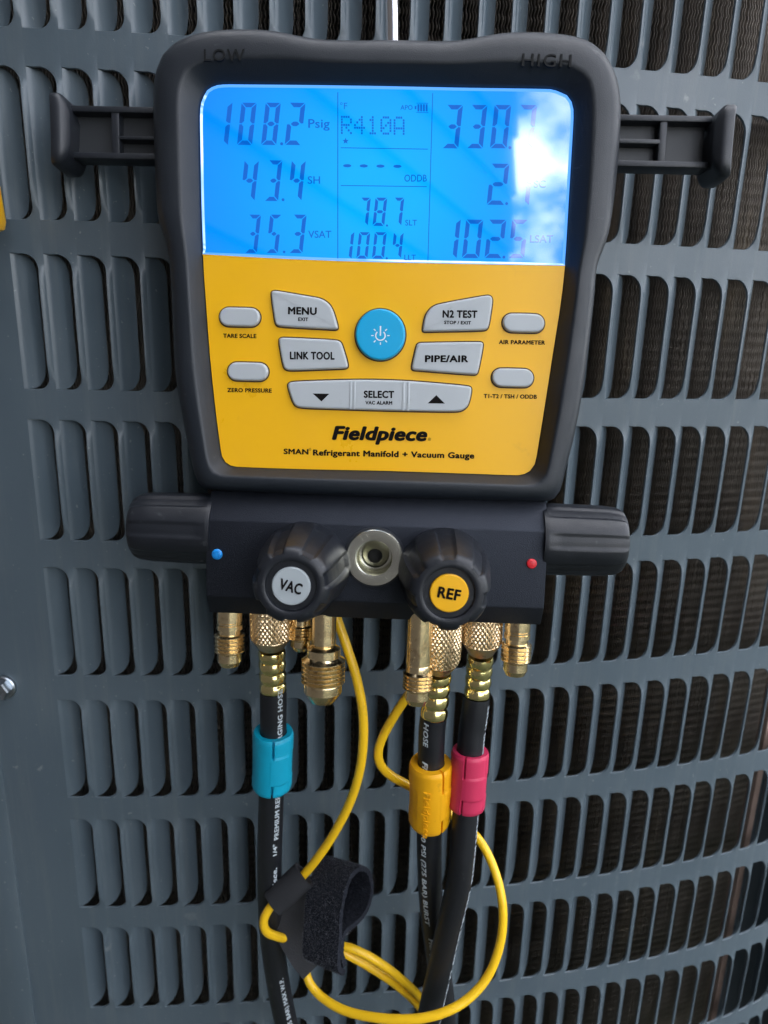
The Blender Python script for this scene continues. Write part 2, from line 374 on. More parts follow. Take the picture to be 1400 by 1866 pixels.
def ss(x): x = min(1, max(0, x)); return x * x * (3 - 2 * x)
def slot_outline():
    """(ds, dz) from the top-left hinge corner, clockwise to the bottom-left hinge corner; dz down from slot top"""
    pts = [(0.0, 0.0), (0.10, 0.0), (0.24, 0.002 * ROWH)]
    rx, ry = 0.46, 0.10 * ROWH
    for i in range(8):
        a = math.pi / 2 * i / 7
        pts.append((SLOTW - rx + rx * math.sin(a), ry - ry * math.cos(a)))
    for f in (0.16, 0.24, 0.4, 0.55, 0.7, 0.8): pts.append((SLOTW, SLOTH * f))
    rx, ry = 0.36, 0.085 * ROWH
    for i in range(7):
        a = math.pi / 2 * i / 6
        pts.append((SLOTW - rx + rx * math.cos(a), SLOTH - ry + ry * math.sin(a)))
    pts += [(0.16, SLOTH), (0.0, SLOTH)]
    return pts
SO = slot_outline()
def panel_mesh():
    V, Fc = [], []
    TH = 0.0011
    for k in range(K0, K1):
        zb = zrow(k); zt = zb + SLOTH; ztc = zt + 0.0975 * ROWH; zbc = zb - 0.0975 * ROWH
        for j in range(J0, J1):
            n = len(V); N_ = len(SO)
            inner, outer, back, bev = [], [], [], []
            for ds, dz in SO:
                g = ss(min(dz, SLOTH - dz) / (0.16 * ROWH)) * ss((ds - 0.3) / (SLOTW - 0.3)) * LIP
                d2 = ds if ds < .01 else SLOTW * .4 + (ds - SLOTW * .4) * 1.035; z2 = SLOTH * .5 + (dz - SLOTH * .5) * 1.009
                inner.append(pan(j + d2, zt - z2, -g)); bev.append(pan(j + ds, zt - dz, 0.00042 - g)); back.append(pan(j + ds, zt - dz, TH - g))
            # outer boundary partners
            for i, (ds, dz) in enumerate(SO):
                if i <= 6: o = (ds, ztc)
                elif i == 7: o = (1.0, ztc)
                elif i >= len(SO) - 5: o = (ds, zbc)
                elif i == len(SO) - 6: o = (1.0, zbc)
                else: o = (1.0, zt - dz)
                outer.append(pan(j + o[0], o[1]))
            mid = []
            for i, (ds, dz) in enumerate(SO):
                if 7 <= i <= len(SO) - 6 and ds > SLOTW - .02:
                    g = ss(min(dz, SLOTH - dz) / (0.16 * ROWH)) * LIP; q = []
                    for x in (.3, .55, .8): q.append(pan(j + SLOTW + .02 + (.98 - SLOTW) * x, zt - dz, -g * (1 - x ** 1.9)))
                    mid.append(q)
                else: mid.append([inner[i].lerp(outer[i], x) for x in (.3, .55, .8)])
            rows = [inner] + [[m_[q] for m_ in mid] for q in range(3)] + [outer]
            V += [p for r_ in rows for p in r_] + bev + back
            for i in range(N_ - 1):
                for q in range(4): Fc.append((n + q * N_ + i, n + q * N_ + i + 1, n + (q + 1) * N_ + i + 1, n + (q + 1) * N_ + i))
                Fc.append((n + i + 1, n + i, n + 5 * N_ + i, n + 5 * N_ + i + 1)); Fc.append((n + 5 * N_ + i + 1, n + 5 * N_ + i, n + 6 * N_ + i, n + 6 * N_ + i + 1))
    # plain sheet left of the slots (flat field up to the corner lap) and the sheet right of them
    def sheet(s0, s1, ns, off0=0.0):
        n = len(V)
        zs = np.linspace(zrow(K1 - 1) - 0.0975 * ROWH, zrow(K0) + SLOTH + 0.0975 * ROWH, 12)
        for i in range(ns + 1):
            for z in zs: V.append(pan(s0 + (s1 - s0) * i / ns, float(z), off0))
        for i in range(ns):
            for q in range(len(zs) - 1):
                a = n + i * len(zs) + q; Fc.append((a, a + 1, a + len(zs) + 1, a + len(zs)))
    sheet(-2.42, 0.0, 10)
    sheet(33.0, 37.9, 8)
    return V, Fc
V, Fc = panel_mesh()
me = bpy.data.meshes.new('louvre_panel'); me.from_pydata([tuple(v - cb) for v in V], [], Fc)
bm = bmesh.new(); bm.from_mesh(me)
bmesh.ops.remove_doubles(bm, verts=bm.verts, dist=1e-5)
bmesh.ops.recalc_face_normals(bm, faces=bm.faces)
for f in bm.faces: f.smooth = True
for e in bm.edges:
    if len(e.link_faces) == 2 and e.calc_face_angle(0) > R(40): e.smooth = False
bm.to_mesh(me); bm.free()
me.materials.append(M['panel'])
o = bpy.data.objects.new('louvre_panel', me); col.objects.link(o); o.parent = cab

# corner post, lapped over the left edge of the sheet
zlo, zhi = zrow(K1 - 1) - 0.0975 * ROWH, zrow(K0) + SLOTH + 0.0975 * ROWH
prof = [(-2.30, 0.0003), (-2.30, -0.0012), (-2.36, -0.0016), (-3.4, -0.0016), (-4.2, -0.0012), (-5.0, 0.004), (-5.4, 0.012), (-5.5, 0.03)]
loops = [[pan(s, z, of) for s, of in prof] for z in np.linspace(zlo, zhi, 10)]
V, Fc = loft(loops, closed=False)
obj('corner_post', V, Fc, M['panel'], cab, base=cb)

# one louvre blade: the flap cut from its slot, bent inward along its left edge
BETA = R(51); FW = 0.745
def blade_mesh():
    na = 14; V, Fc = [], []
    x = y = 0.0; prevt = 0.0
    cols = []
    for i in range(na + 1):
        a = FW * (i / na) ** 1.15
        if i:
            th = BETA * min(1, 0.45 + 0.55 * ((a + prevt) / 2) / 0.16)
            x += (a - prevt) * math.cos(th); y += (a - prevt) * math.sin(th)
        prevt = a
        # corner trimming as in the slot outline
        f = a / FW
        rx, ry = 0.60, 0.10 * ROWH
        top = 0.0 if f < 1 - rx else ry - ry * math.sqrt(max(0, 1 - ((f - 1 + rx) / rx) ** 2))
        rx, ry = 0.62, 0.13 * ROWH
        bot = 0.0 if f < 1 - rx else ry - ry * math.sqrt(max(0, 1 - ((f - 1 + rx) / rx) ** 2))
        cols.append((x * U, y * U, top, bot))
    nz = 6
    for x_, y_, t_, b_ in cols:
        for q in range(nz + 1):
            z = (SLOTH - t_) + ((b_) - (SLOTH - t_)) * q / nz
            V.append((x_, y_, z))
    for i in range(na):
        for q in range(nz):
            a = i * (nz + 1) + q; Fc.append((a, a + 1, a + nz + 2, a + nz + 1))
    me = bpy.data.meshes.new('louvre_blade'); me.from_pydata(V, [], Fc)
    for p in me.polygons: p.use_smooth = True
    me.materials.append(M['panel']); return me
bmesh_blade = blade_mesh()
blade0 = bpy.data.objects.new('louvre_blade', bmesh_blade)
first = True
for k in range(0, 10):
    for j in range(J0, J1):
        # only the blades the photograph can show
        p = pan(j + 0.4, zrow(k) + SLOTH / 2); d = (p - CAM)
        u = 700 + FPX * d.dot(rt) / d.dot(fwd); 
        v_ = 933 - FPX * (pan(j + .4, zrow(k) + SLOTH) - CAM).dot(up) / (pan(j + .4, zrow(k) + SLOTH) - CAM).dot(fwd)
        if u > 1440 or v_ > 1885: continue
        o = blade0 if first else blade0.copy(); first = False
        col.objects.link(o); o.parent = cab
        a = float(np.interp(j, sg, ph))
        o.location = pan(j, zrow(k), 0.0) - cb; o.rotation_euler = (0, 0, a)

# condenser coil behind the louvres: wavy fins, a dark sheet painted as their shaded depth, end plate
def coil():
    OFF = 0.024; TH = 0.00028; DEP = 0.007
    zs = np.arange(zlo - 0.12, zhi, 0.00185); nz = len(zs)
    ss = np.arange(-1.5, 29.7, 0.105); V = []; Fq = []
    rng = np.random.RandomState(3)
    wave = 0.00055 * np.sin(zs / 0.0058 * 2 * np.pi)
    base_i = np.arange(nz - 1)
    allV = []; allF = []; n = 0
    for s in ss:
        a = float(np.interp(s, sg, ph)); t = np.array([math.cos(a), math.sin(a)]); nn = np.array([-math.sin(a), math.cos(a)])
        p = pan(s, 0); c = np.array([p.x, p.y]) + nn * OFF
        jit = rng.normal(0, 0.00012) + 0.00018 * np.sin(zs * rng.uniform(60, 160) + rng.uniform(0, 6))
        colsv = []
        for lat, dep in ((-TH, DEP), (-TH * .5, 0), (TH * .5, 0), (TH, DEP)):
            q = c + nn * dep
            xy = q[None, :] + (lat + wave + jit)[:, None] * t[None, :]
            colsv.append(np.concatenate([xy, zs[:, None]], 1))
        allV.append(np.stack(colsv, 1).reshape(-1, 3))
        for e in range(3):
            b = n + base_i * 4 + e
            allF.append(np.stack([b, b + 1, b + 5, b + 4], 1))
        n += nz * 4
    Vn = np.concatenate(allV) - np.array(cb); Fn = np.concatenate(allF)
    me = bpy.data.meshes.new('coil_fins')
    me.vertices.add(len(Vn)); me.vertices.foreach_set('co', Vn.ravel().astype(np.float32))
    me.loops.add(len(Fn) * 4); me.loops.foreach_set('vertex_index', Fn.ravel().astype(np.int32))
    me.polygons.add(len(Fn)); me.polygons.foreach_set('loop_start', (np.arange(len(Fn)) * 4).astype(np.int32))
    me.update(calc_edges=True); me.materials.append(M['coil'])
    o = bpy.data.objects.new('coil_fins', me); col.objects.link(o); o.parent = cab; o['kind'] = 'stuff'
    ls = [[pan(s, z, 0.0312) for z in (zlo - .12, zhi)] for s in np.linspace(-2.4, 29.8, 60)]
    V, Fc = loft(ls, closed=False); obj('coil_depth_sheet', V, Fc, M['coil_dark'], cab, base=cb)
    # brown end plate where the coil stops
    ls = [[pan(s, z, of) for s, of in ((29.80, 0.0185), (30.25, 0.0195), (30.25, 0.045), (29.80, 0.045))] for z in (zlo - .12, zhi)]
    V, Fc = loft(ls, cap0=True, cap1=True); obj('coil_end_plate', V, Fc, M['endplate'], cab, base=cb, smooth=False)
    # dark interior wall beyond the coil and pipework at its end
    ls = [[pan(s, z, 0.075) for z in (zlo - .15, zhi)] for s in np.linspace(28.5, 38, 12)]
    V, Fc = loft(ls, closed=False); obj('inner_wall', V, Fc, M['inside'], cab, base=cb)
    ls = [[pan(34.5 - .2 * f, z, 0.002 + .16 * f) for z in (zlo - .15, zhi)] for f in np.linspace(0, 1, 6)]
    V, Fc = loft(ls, closed=False); obj('side_wall', V, Fc, M['panel'], cab, base=cb)
    parts = []
    for s, of in ((30.6, 0.04), (31.5, 0.05)):
        c = [pan(s, z, of) for z in np.linspace(zlo, zhi, 24)]
        loops = [[p + Vector((0.004 * math.cos(t), 0.004 * math.sin(t), 0)) for t in np.linspace(0, 2 * math.pi, 12, endpoint=False)] for p in c]
        parts.append(loft(loops))
    V, Fc = join(*parts); obj('refrigerant_pipe', V, Fc, M['panel'], cab, base=cb)
coil()

# hex washer screw in the left edge of the sheet
def hex_screw(u, v):
    c = None
    for s in np.linspace(-3, 0, 121):
        for z in np.linspace(CAMZ - .25, CAMZ, 60):
            p = pan(s, z, -0.0017); d = p - CAM
            e = abs(700 + FPX * d.dot(rt) / d.dot(fwd) - u) + abs(933 - FPX * d.dot(up) / d.dot(fwd) - v)
            if c is None or e < c[0]: c = (e, p, s)
    p = c[1]
    fr = Matrix.Translation(p - cb) @ Matrix.Rotation(R(90), 4, 'X')
    Vw, Fw = lathe([(-0.002, .0072), (0.0004, .0072), (0.0010, .0066), (0.0012, 0.0)], 32, fr)
    sc = obj('screw', Vw, Fw, M['zinc'], cab)
    Vh, Fh = lathe([(0.0011, .0058), (0.0048, .0058), (0.0056, .0052), (0.0056, .0030), (0.0048, .0026), (0.0046, 0.0)], 6, fr)
    obj('hex_head', Vh, Fh, M['zinc'], sc, smooth=False)
hex_screw(6, 1254)

# ------------------------------------------------------------------ the gauge: frame
LEAN, YAW = R(7.5), R(-1.5)
GO = W(690, 600, 0.300)
gx = Vector((math.cos(YAW), math.sin(YAW), 0))
gz0 = Vector((math.sin(YAW), -math.cos(YAW), 0))
gz = gz0 * math.cos(LEAN) + Vector((0, 0, 1)) * math.sin(LEAN)
gy = gz.cross(gx)
G = Matrix.Translation(GO) @ Matrix((gx, gy, gz)).transposed().to_4x4()
Gi = G.inverted()
camL = Gi @ CAM
def P(u, v, h=0.0):
    """gauge-frame point on the pixel ray at height h (metres) above the faceplate"""
    r = (Gi.to_3x3() @ (fwd + rt * ((u - 700) / FPX) + up * ((933 - v) / FPX)))
    t = (h - camL.z) / r.z
    return camL + r * t
def gm(p): return mpp(G @ p)
gauge = empty('manifold_gauge', G)
tag(gauge, 'black digital refrigerant manifold gauge with yellow faceplate and lit blue display', 'gauge')
MM = 0.001
def gobj(name, VF, m, parent=None, **k): return obj(name, VF[0], VF[1], m, parent or gauge, **k)

def text_part(name, s, u0, vb, u1, cap, h, m, parent=None, bold=0.0, shear=0.0, vb2=None, spacing=1.0, thick=0.0):
    """lettering fitted between pixels u0..u1 on baseline vb, cap height in pixels"""
    V, Fc = text_mesh(s, bold, shear, spacing)
    x0 = min(v.x for v in V); x1 = max(v.x for v in V); b0, b1 = cap_height(bold)
    a = P(u0, vb, h); b = P(u1, vb if vb2 is None else vb2, h)
    sx = (b - a).length / (x1 - x0); sy = cap * gm(a) / (b1 - b0)
    ex = (b - a).normalized(); ey = Vector((-ex.y, ex.x, 0))
    out = [a + ex * ((v.x - x0) * sx) + ey * ((v.y - b0) * sy) + Vector((0, 0, v.z * sx)) for v in V]
    if thick:
        n = len(out); back = [p - Vector((0, 0, thick)) for p in out]
        edges = {}
        for f in Fc:
            for i in range(len(f)):
                e = (f[i], f[(i + 1) % len(f)]); edges[e] = 1
        side = [(e[1], e[0], e[0] + n, e[1] + n) for e in edges if (e[1], e[0]) not in edges]
        out = out + back; Fc = list(Fc) + side
    return gobj(name, (out, Fc), m, parent, smooth=False)

# ---- housing
outer_top = [(300, 113), (322, 90), (348, 76), (378, 68), (410, 64), (445, 63), (480, 64), (515, 69), (550, 77), (590, 83), (650, 85), (700, 84), (760, 85), (815, 86), (852, 82), (890, 74), (925, 69), (965, 68), (1005, 70), (1045, 76), (1075, 88), (1098, 108)]
outer_right = [(1098, 108), (1113, 132), (1123, 160), (1128, 195), (1127, 250), (1121, 330), (1112, 400), (1104, 438), (1090, 474), (1083, 500), (1079, 550), (1069, 641), (1059, 715), (1046, 786), (1028, 857), (1018, 895), (1008, 908)]
outer_bot = [(1008, 908), (990, 913), (850, 910), (700, 906), (550, 900), (400, 893), (375, 889)]
outer_left = [(375, 889), (362, 872), (354, 843), (341, 780), (329, 714), (323, 660), (319, 560), (315, 495), (309, 455), (297, 417), (291, 390), (287, 310), (285, 240), (284, 185), (288, 145), (300, 113)]
inner_top = [(377, 164), (390, 156), (408, 153), (450, 153), (560, 154), (700, 156), (850, 159), (980, 161), (1010, 163), (1034, 173)]
inner_right = [(1034, 173), (1043, 186), (1046, 205), (1044, 250), (1038, 350), (1030, 480), (1021, 560), (1010, 630), (996, 720), (980, 820), (975, 845), (966, 858)]
inner_bot = [(966, 858), (955, 864), (940, 866), (850, 863), (700, 858), (560, 855), (440, 851), (422, 849), (411, 842)]
inner_left = [(411, 842), (405, 832), (402, 815), (393, 745), (384, 660), (377, 570), (371, 480), (367, 380), (365, 280), (364, 210), (367, 184), (377, 164)]
NS = (60, 48, 48, 56)
def ring(secs):
    out = []
    for sct, n in zip(secs, NS):
        c = resample(crom([Vector((a, b, 0)) for a, b in sct], 6), n + 1)
        out += [(p.x, p.y) for p in c[:-1]]
    return out
OUT = ring((outer_top, outer_right, outer_bot, outer_left))
INN = ring((inner_top, inner_right, inner_bot, inner_left))
HO, HI = -7 * MM, 0.0
O3 = [P(u, v, HO) for u, v in OUT]; I3 = [P(u, v, HI) for u, v in INN]
def hl(t, h, grow=0.0):
    l = []
    for a, b in zip(O3, I3):
        p = a.lerp(b, t); p = Vector((p.x, p.y, h * MM)); l.append(p)
    if grow:
        q = offset_poly([(p.x, p.y) for p in l], -grow)
        l = [Vector((a.x, a.y, h * MM)) for a in q]
    return l
hs = [hl(0, -40, -0.004), hl(0, -36, -0.001), hl(0, -30), hl(0, -7), hl(.02, -3.5), hl(.06, -0.5), hl(.12, 2.2), hl(.20, 4.2), hl(.30, 5.4), hl(.45, 6.0), hl(.60, 6.2), hl(.665, 6.1), hl(.70, 5.6), hl(.74, 4.6), hl(.97, 0.8), hl(1.0, -0.6)]
V, Fc = loft(hs, cap0=True)
gobj('housing', (V, Fc), M['rubber'], sharp=50)
text_part('lettering', 'LOW', 372, 111, 446, 20, 6.5 * MM, M['rubber_dark'], bold=0.01, spacing=1.15, thick=0.9 * MM)
text_part('lettering', 'HIGH', 951, 121, 1041, 22, 6.5 * MM, M['rubber_dark'], bold=0.01, spacing=1.15, vb2=123, thick=0.9 * MM)

# ---- screen and faceplate, divided along the slightly curved lower edge of the window
def split_inner():
    nT, nR, nB, nL = NS
    edge = [(369, 463), (450, 468), (530, 472), (616, 475.5), (700, 478), (800, 480), (900, 482), (1030, 484)]
    e3 = [P(u, v, 0) for u, v in edge]
    def side_y(pt): return np.interp(pt[0], [e[0] for e in edge], [e[1] for e in edge])
    top = [q for q in INN if q[1] < side_y(q) - 3]
    # rotate lists so they are contiguous
    start = next(i for i in range(len(INN)) if INN[i][1] < side_y(INN[i]) - 3 and INN[i - 1][1] >= side_y(INN[i - 1]) - 3)
    seq = INN[start:] + INN[:start]
    top = [q for q in seq if q[1] < side_y(q) - 3]
    bot = [q for q in seq if q[1] > side_y(q) + 3]
    topP = top + edge[::-1]; botP = bot + edge
    return topP, botP, edge
topP, botP, edge = split_inner()
def plate(poly, h, depth, inset=0.0):
    p = [P(u, v, h) for u, v in poly]
    q = [Vector((a.x, a.y, h)) for a in offset_poly([(a.x, a.y) for a in p], inset)] if inset else p
    return loft([[a - Vector((0, 0, depth)) for a in q], q], cap1=True)
gobj('faceplate', plate(botP, 0.0005, 0.0015), M['yellow'], sharp=30)
lcd = gobj('display_screen', plate(topP, 0.0003, 0.0012, 0.0011), M['lcd'], smooth=False)
# bevelled rim of the window, its refracted light put in as a glow
p = [P(u, v, 0.0006) for u, v in topP]
q0 = [(a.x, a.y) for a in p]
lo = [[Vector((a[0], a[1], 0.0002)) for a in q0], [Vector((a[0], a[1], 0.0008)) for a in offset_poly(q0, 0.0003)], [Vector((a[0], a[1], 0.0003)) for a in offset_poly(q0, 0.0012)]]
gobj('screen_rim', loft(lo), M['lcd_edge'], lcd)

# ---- LCD characters
SEG = {'0': 'abcdef', '1': 'bc', '2': 'abged', '3': 'abgcd', '4': 'fgbc', '5': 'afgcd', '7': 'abc', '8': 'abcdefg'}
HS = 0.00042
def px_poly(polys, h):
    V, Fc = [], []
    for poly in polys:
        n = len(V); V += [P(u, v, h) for u, v in poly]; Fc.append(tuple(range(n, n + len(poly))))
    return V, Fc
def seven(ch, u0, u1, v0, v1, t):
    """hexagonal / trapezoid segments with a small slant; box given in photo pixels"""
    sl = 0.11 * (v1 - v0); w = (u1 - u0) - sl; hgt = v1 - v0
    def X(x, y): return (u0 + x + sl * (1 - y / hgt), v0 + y + 0.014 * x)
    g = 1.3; m = hgt / 2; out = []
    if ch == '1':
        xs = w - t
        S = {'b': [(w - t, t * .9), (w, 0), (w, m - g), (w - t * .5, m - g - .5), (w - t, m - t * .6)],
             'c': [(w - t, m + t * .6), (w - t * .5, m + g), (w, m + g), (w, hgt), (w - t, hgt - t * .9)]}
    else:
        S = {'a': [(g, 0), (w - g, 0), (w - t - g * .6, t), (t + g * .6, t)],
             'd': [(t + g * .6, hgt - t), (w - t - g * .6, hgt - t), (w - g, hgt), (g, hgt)],
             'g': [(t * .9, m - t * .1), (t * 1.4, m - t / 2), (w - t * 1.4, m - t / 2), (w - t * .9, m - t * .1), (w - t * .9, m + t * .1), (w - t * 1.4, m + t / 2), (t * 1.4, m + t / 2), (t * .9, m + t * .1)],
             'b': [(w, g), (w, m - g), (w - t * .5, m - g * .5), (w - t, m - t * .6), (w - t, t + g)],
             'c': [(w, m + g), (w, hgt - g), (w - t, hgt - t - g), (w - t, m + t * .6), (w - t * .5, m + g * .5)],
             'f': [(0, g), (t, t + g), (t, m - t * .6), (t * .5, m - g * .5), (0, m - g)],
             'e': [(0, m + g), (t * .5, m + g * .5), (t, m + t * .6), (t, hgt - t - g), (0, hgt - g)]}
    for s in SEG[ch]: out.append([X(*p) for p in S[s]])
    return out
def dot(u, v, r): return [[(u + r * math.cos(a), v + r * math.sin(a)) for a in np.linspace(0, 2 * math.pi, 10, endpoint=False)]]
def number(items, dotp, v0, v1, t):
    for ch, u0, u1 in items:
        polys = seven(ch, u0, u1, v0, v1, t)
        gobj('digit', px_poly(polys, HS), M['lcd_seg'], lcd, smooth=False)
    gobj('decimal_point', px_poly(dot(dotp[0], dotp[1], t * .36), HS), M['lcd_seg'], lcd, smooth=False)
number([('1', 404, 424), ('0', 432, 468), ('8', 476, 512), ('2', 519, 557)], (513.5, 262), 187, 264, 8.2)
number([('4', 438, 472), ('3', 482, 515), ('4', 524, 557.5)], (516, 364), 292, 366, 7.6)
number([('3', 446, 476), ('5', 485, 514), ('3', 527, 559)], (518, 459), 391, 461, 7)
number([('7', 652, 676), ('8', 679, 706), ('7', 713, 737)], (705.5, 411), 360, 411.5, 5.6)
number([('1', 633, 646), ('0', 649.5, 675), ('0', 678, 705), ('4', 713, 736)], (705, 470.5), 423, 471, 5.4)
number([('3', 806, 844), ('3', 850.5, 888.5), ('0', 893, 932), ('7', 939, 979)], (929.5, 269), 191, 270, 8.2)
number([('2', 887, 928.5), ('1', 950, 972)], (923.5, 371), 298, 373, 7.8)
number([('1', 821, 840), ('0', 842, 881), ('2', 883, 923), ('5', 926, 963)], (918.5, 468.5), 400, 470, 7.6)
def lcd_text(s, u0, vb, u1, cap, bold=0.012): text_part('unit_lettering', s, u0, vb, u1, cap, HS, M['lcd_seg'], lcd, bold=bold)
lcd_text('Psig', 562, 233, 601, 15); lcd_text('SH', 561, 335, 583.5, 13); lcd_text('VSAT', 562, 433.5, 604, 12.5)
lcd_text('°F', 620, 199, 633, 11, 0); lcd_text('APO', 730, 200, 752, 8); lcd_text('ODDB', 737, 331, 778, 12)
lcd_text('SLT', 738.5, 411, 760, 10); lcd_text('LLT', 737, 474, 758, 9.5); lcd_text('SC', 973, 341.5, 994.5, 13); lcd_text('LSAT', 966, 442, 1008, 13)
# dot-matrix refrigerant name
DM = {'R': ['11110', '10001', '10001', '11110', '10100', '10010', '10001'], '4': ['00010', '00110', '01010', '10010', '11111', '00010', '00010'],
      '1': ['00100', '01100', '00100', '00100', '00100', '00100', '01110'], '0': ['01110', '10001', '10011', '10101', '11001', '10001', '01110'],
      'A': ['01110', '10001', '10001', '10001', '11111', '10001', '10001']}
for i, ch in enumerate('R410A'):
    ps = []
    for r_ in range(7):
        for c_ in range(5):
            if DM[ch][r_][c_] == '1':
                u = 621.5 + i * 24 + c_ * 4.15; v = 211 + r_ * 4.9 + 0.014 * (u - 621); ps.append([(u, v), (u + 3.3, v), (u + 3.3, v + 3.7), (u, v + 3.7)])
    gobj('matrix_character', px_poly(ps, HS), M['lcd_seg'], lcd, smooth=False)
star = [(630 + (6.2 if i % 2 == 0 else 2.6) * math.sin(i * math.pi / 5), 257 - (6.2 if i % 2 == 0 else 2.6) * math.cos(i * math.pi / 5)) for i in range(10)]
gobj('star_symbol', px_poly([star], HS), M['lcd_seg'], lcd, smooth=False)
gobj('divider_line', px_poly([[(615, 168), (616.6, 168), (616.6, 478), (615, 478)]], HS), M['lcd_seg'], lcd, smooth=False)
gobj('divider_line', px_poly([[(788, 170), (789.4, 170), (780.6, 481), (779.2, 481)]], HS), M['lcd_seg'], lcd, smooth=False)
gobj('divider_line', px_poly([[(621, 268.5), (780, 271), (780, 272.4), (621, 269.9)]], HS), M['lcd_seg'], lcd, smooth=False)
gobj('divider_line', px_poly([[(621, 337.3), (778, 339.3), (778, 340.7), (621, 338.7)]], HS), M['lcd_seg'], lcd, smooth=False)
for u in (633, 663, 693.5, 724.5):
    ps = [[(u + 7.6 * math.cos(a), 302 + .012 * (u - 633) + 2.9 * math.sin(a)) for a in np.linspace(0, 2 * math.pi, 14, endpoint=False)]]
    gobj('dash', px_poly(ps, HS), M['lcd_seg'], lcd, smooth=False)
bat = [[(756, 193), (759, 193), (759, 199), (756, 199)]] + [[(761 + 5 * i, 190), (764.4 + 5 * i, 190), (764.4 + 5 * i, 203), (761 + 5 * i, 203)] for i in range(4)]
bat += [[(759, 187.5), (781, 187.7), (781, 188.7), (759, 188.5)], [(759, 204.3), (781, 204.6), (781, 205.6), (759, 205.3)]]
gobj('battery_symbol', px_poly(bat, HS), M['lcd_seg'], lcd, smooth=False)

# ---- keys (outlines measured on the photograph, in half pixels from 360,480)
KH = 2.3 * MM
def Z5(p): return (360 + p[0] / 2, 480 + p[1] / 2)
def key(name, poly, m, h=KH, it=2, label=None):
    p = [P(*q, 0.0012) for q in chaikin([Z5(a) for a in poly], it)]
    q = [(a.x, a.y) for a in p]
    def lp(ins, hh_): return [Vector((a.x, a.y, hh_)) for a in offset_poly(q, ins)] if ins else [Vector((a[0], a[1], hh_)) for a in q]
    k = gobj(name, loft([lp(0, 0.0004), lp(0.0, h * .55), lp(0.00012, h * .78), lp(0.0004, h * .93), lp(0.0008, h), lp(0.0011, h)], cap1=True), m, sharp=60)
    if label: k['label'] = label
    gobj('key_gap', loft([lp(-0.00055, 0.0002), lp(-0.00055, 0.00062), lp(0.0004, 0.00062)]), M['keygap'], k)
    return k
def stadium(x0, x1, y0, y1, sk=0.0):
    r = (y1 - y0) / 2; pts = []
    for i in range(9): a = math.pi / 2 + math.pi * i / 8; pts.append((x0 + r + r * math.cos(a), (y0 + y1) / 2 - r * math.sin(a)))
    for i in range(9): a = -math.pi / 2 + math.pi * i / 8; pts.append((x1 - r + r * math.cos(a), (y0 + y1) / 2 - r * math.sin(a) + sk))
    return pts
kt = KH + 0.00006
def ktext(s, x0, x1, yt, yb, parent=None, h=kt, bold=0.046, sk=0.02, m='ink', name='lettering', **k):
    a = Z5((x0, yb)); b = Z5((x1, yb)); return text_part(name, s, a[0], a[1], b[0], (yb - yt) / 2, h, M[m], parent, bold=bold, vb2=a[1] + sk * (b[0] - a[0]), **k)
k = key('menu_key', [(268, 108), (274, 101), (290, 100), (400, 119), (448, 127), (476, 143), (494, 168), (513, 232), (508, 241), (490, 241), (305, 231), (288, 226), (282, 210)], M['key'])
ktext('MENU', 330, 435, 159, 186, k); ktext('EXIT', 367, 404, 197, 210, k)
k = key('link_key', [(296, 282), (302, 272), (320, 270), (500, 279), (520, 284), (528, 298), (549, 368), (546, 382), (525, 384), (345, 391), (322, 388), (312, 375)], M['key'])
ktext('LINK TOOL', 337, 500, 322, 350, k, sk=0.008)
k = key('test_key', [(821, 240), (827, 205), (836, 180), (858, 156), (890, 146), (1045, 118), (1066, 117), (1075, 128), (1074, 150), (1062, 230), (1052, 243), (1030, 245), (835, 249), (823, 248)], M['key'])
ktext('N2 TEST', 893, 1020, 171, 198, k, sk=0.01); ktext('STOP / EXIT', 899, 997, 209, 221, k)
k = key('pipe_key', [(780, 380), (797, 305), (803, 291), (825, 289), (1025, 286), (1040, 289), (1041, 303), (1024, 392), (1017, 405), (1000, 406), (800, 390), (785, 388)], M['key'])
ktext('PIPE/AIR', 829, 987, 335, 360, k, sk=0.004)
k = key('select_key', [(329, 450), (332, 436), (350, 431), (450, 427), (560, 424), (660, 424), (780, 429), (880, 437), (975, 446), (997, 450), (999, 466), (992, 500), (984, 522), (965, 537), (940, 541), (800, 539), (660, 536), (500, 531), (385, 527), (360, 522), (347, 505)], M['key'])
ktext('SELECT', 606, 717, 464, 490, k, sk=0.01); ktext('VAC ALARM', 612, 710, 501, 514, k, sk=0.01)
gobj('arrow_symbol', px_poly([[Z5((420, 474)), Z5((481, 475)), Z5((452, 503))]], kt), M['ink'], k, smooth=False)
gobj('arrow_symbol', px_poly([[Z5((839, 510)), Z5((902, 511)), Z5((871, 480))]], kt), M['ink'], k, smooth=False)
for x0, x1, y0, y1 in ((556, 560, 428, 532), (569, 574, 428, 533), (749, 753, 430, 537), (767, 771, 431, 538)):
    a = P(*Z5((x0, y0)), KH); b = P(*Z5((x1, y1)), KH)
    gobj('ridge', box(a.x, b.x, b.y, a.y, KH - .001, KH + .00025, .0001), M['key'], k)
for nm, s, bx, tx in (('scale_key', 'TARE SCALE', (80, 229, 160, 229), (94, 215, 256, 271)), ('pressure_key', 'ZERO PRESSURE', (110, 259, 360, 427), (109, 271, 454, 469)),
                  ('air_key', 'AIR PARAMETER', (1112, 1265, 182, 251), (1098, 1267, 279, 294)), ('temperature_key', 'T1-T2 / TSH / ODDB', (1073, 1225, 382, 450), (1043, 1237, 476, 491))):
    key(nm, stadium(*bx, sk=2), M['key'], it=1)
    ktext(s, *tx, h=0.00058, bold=0.042, sk=0.014)
pw = key('power_key', [(667 + 91 * math.cos(a), 260 + 94 * math.sin(a)) for a in np.linspace(0, 2 * math.pi, 40, endpoint=False)], M['power'], h=3.2 * MM, it=1)
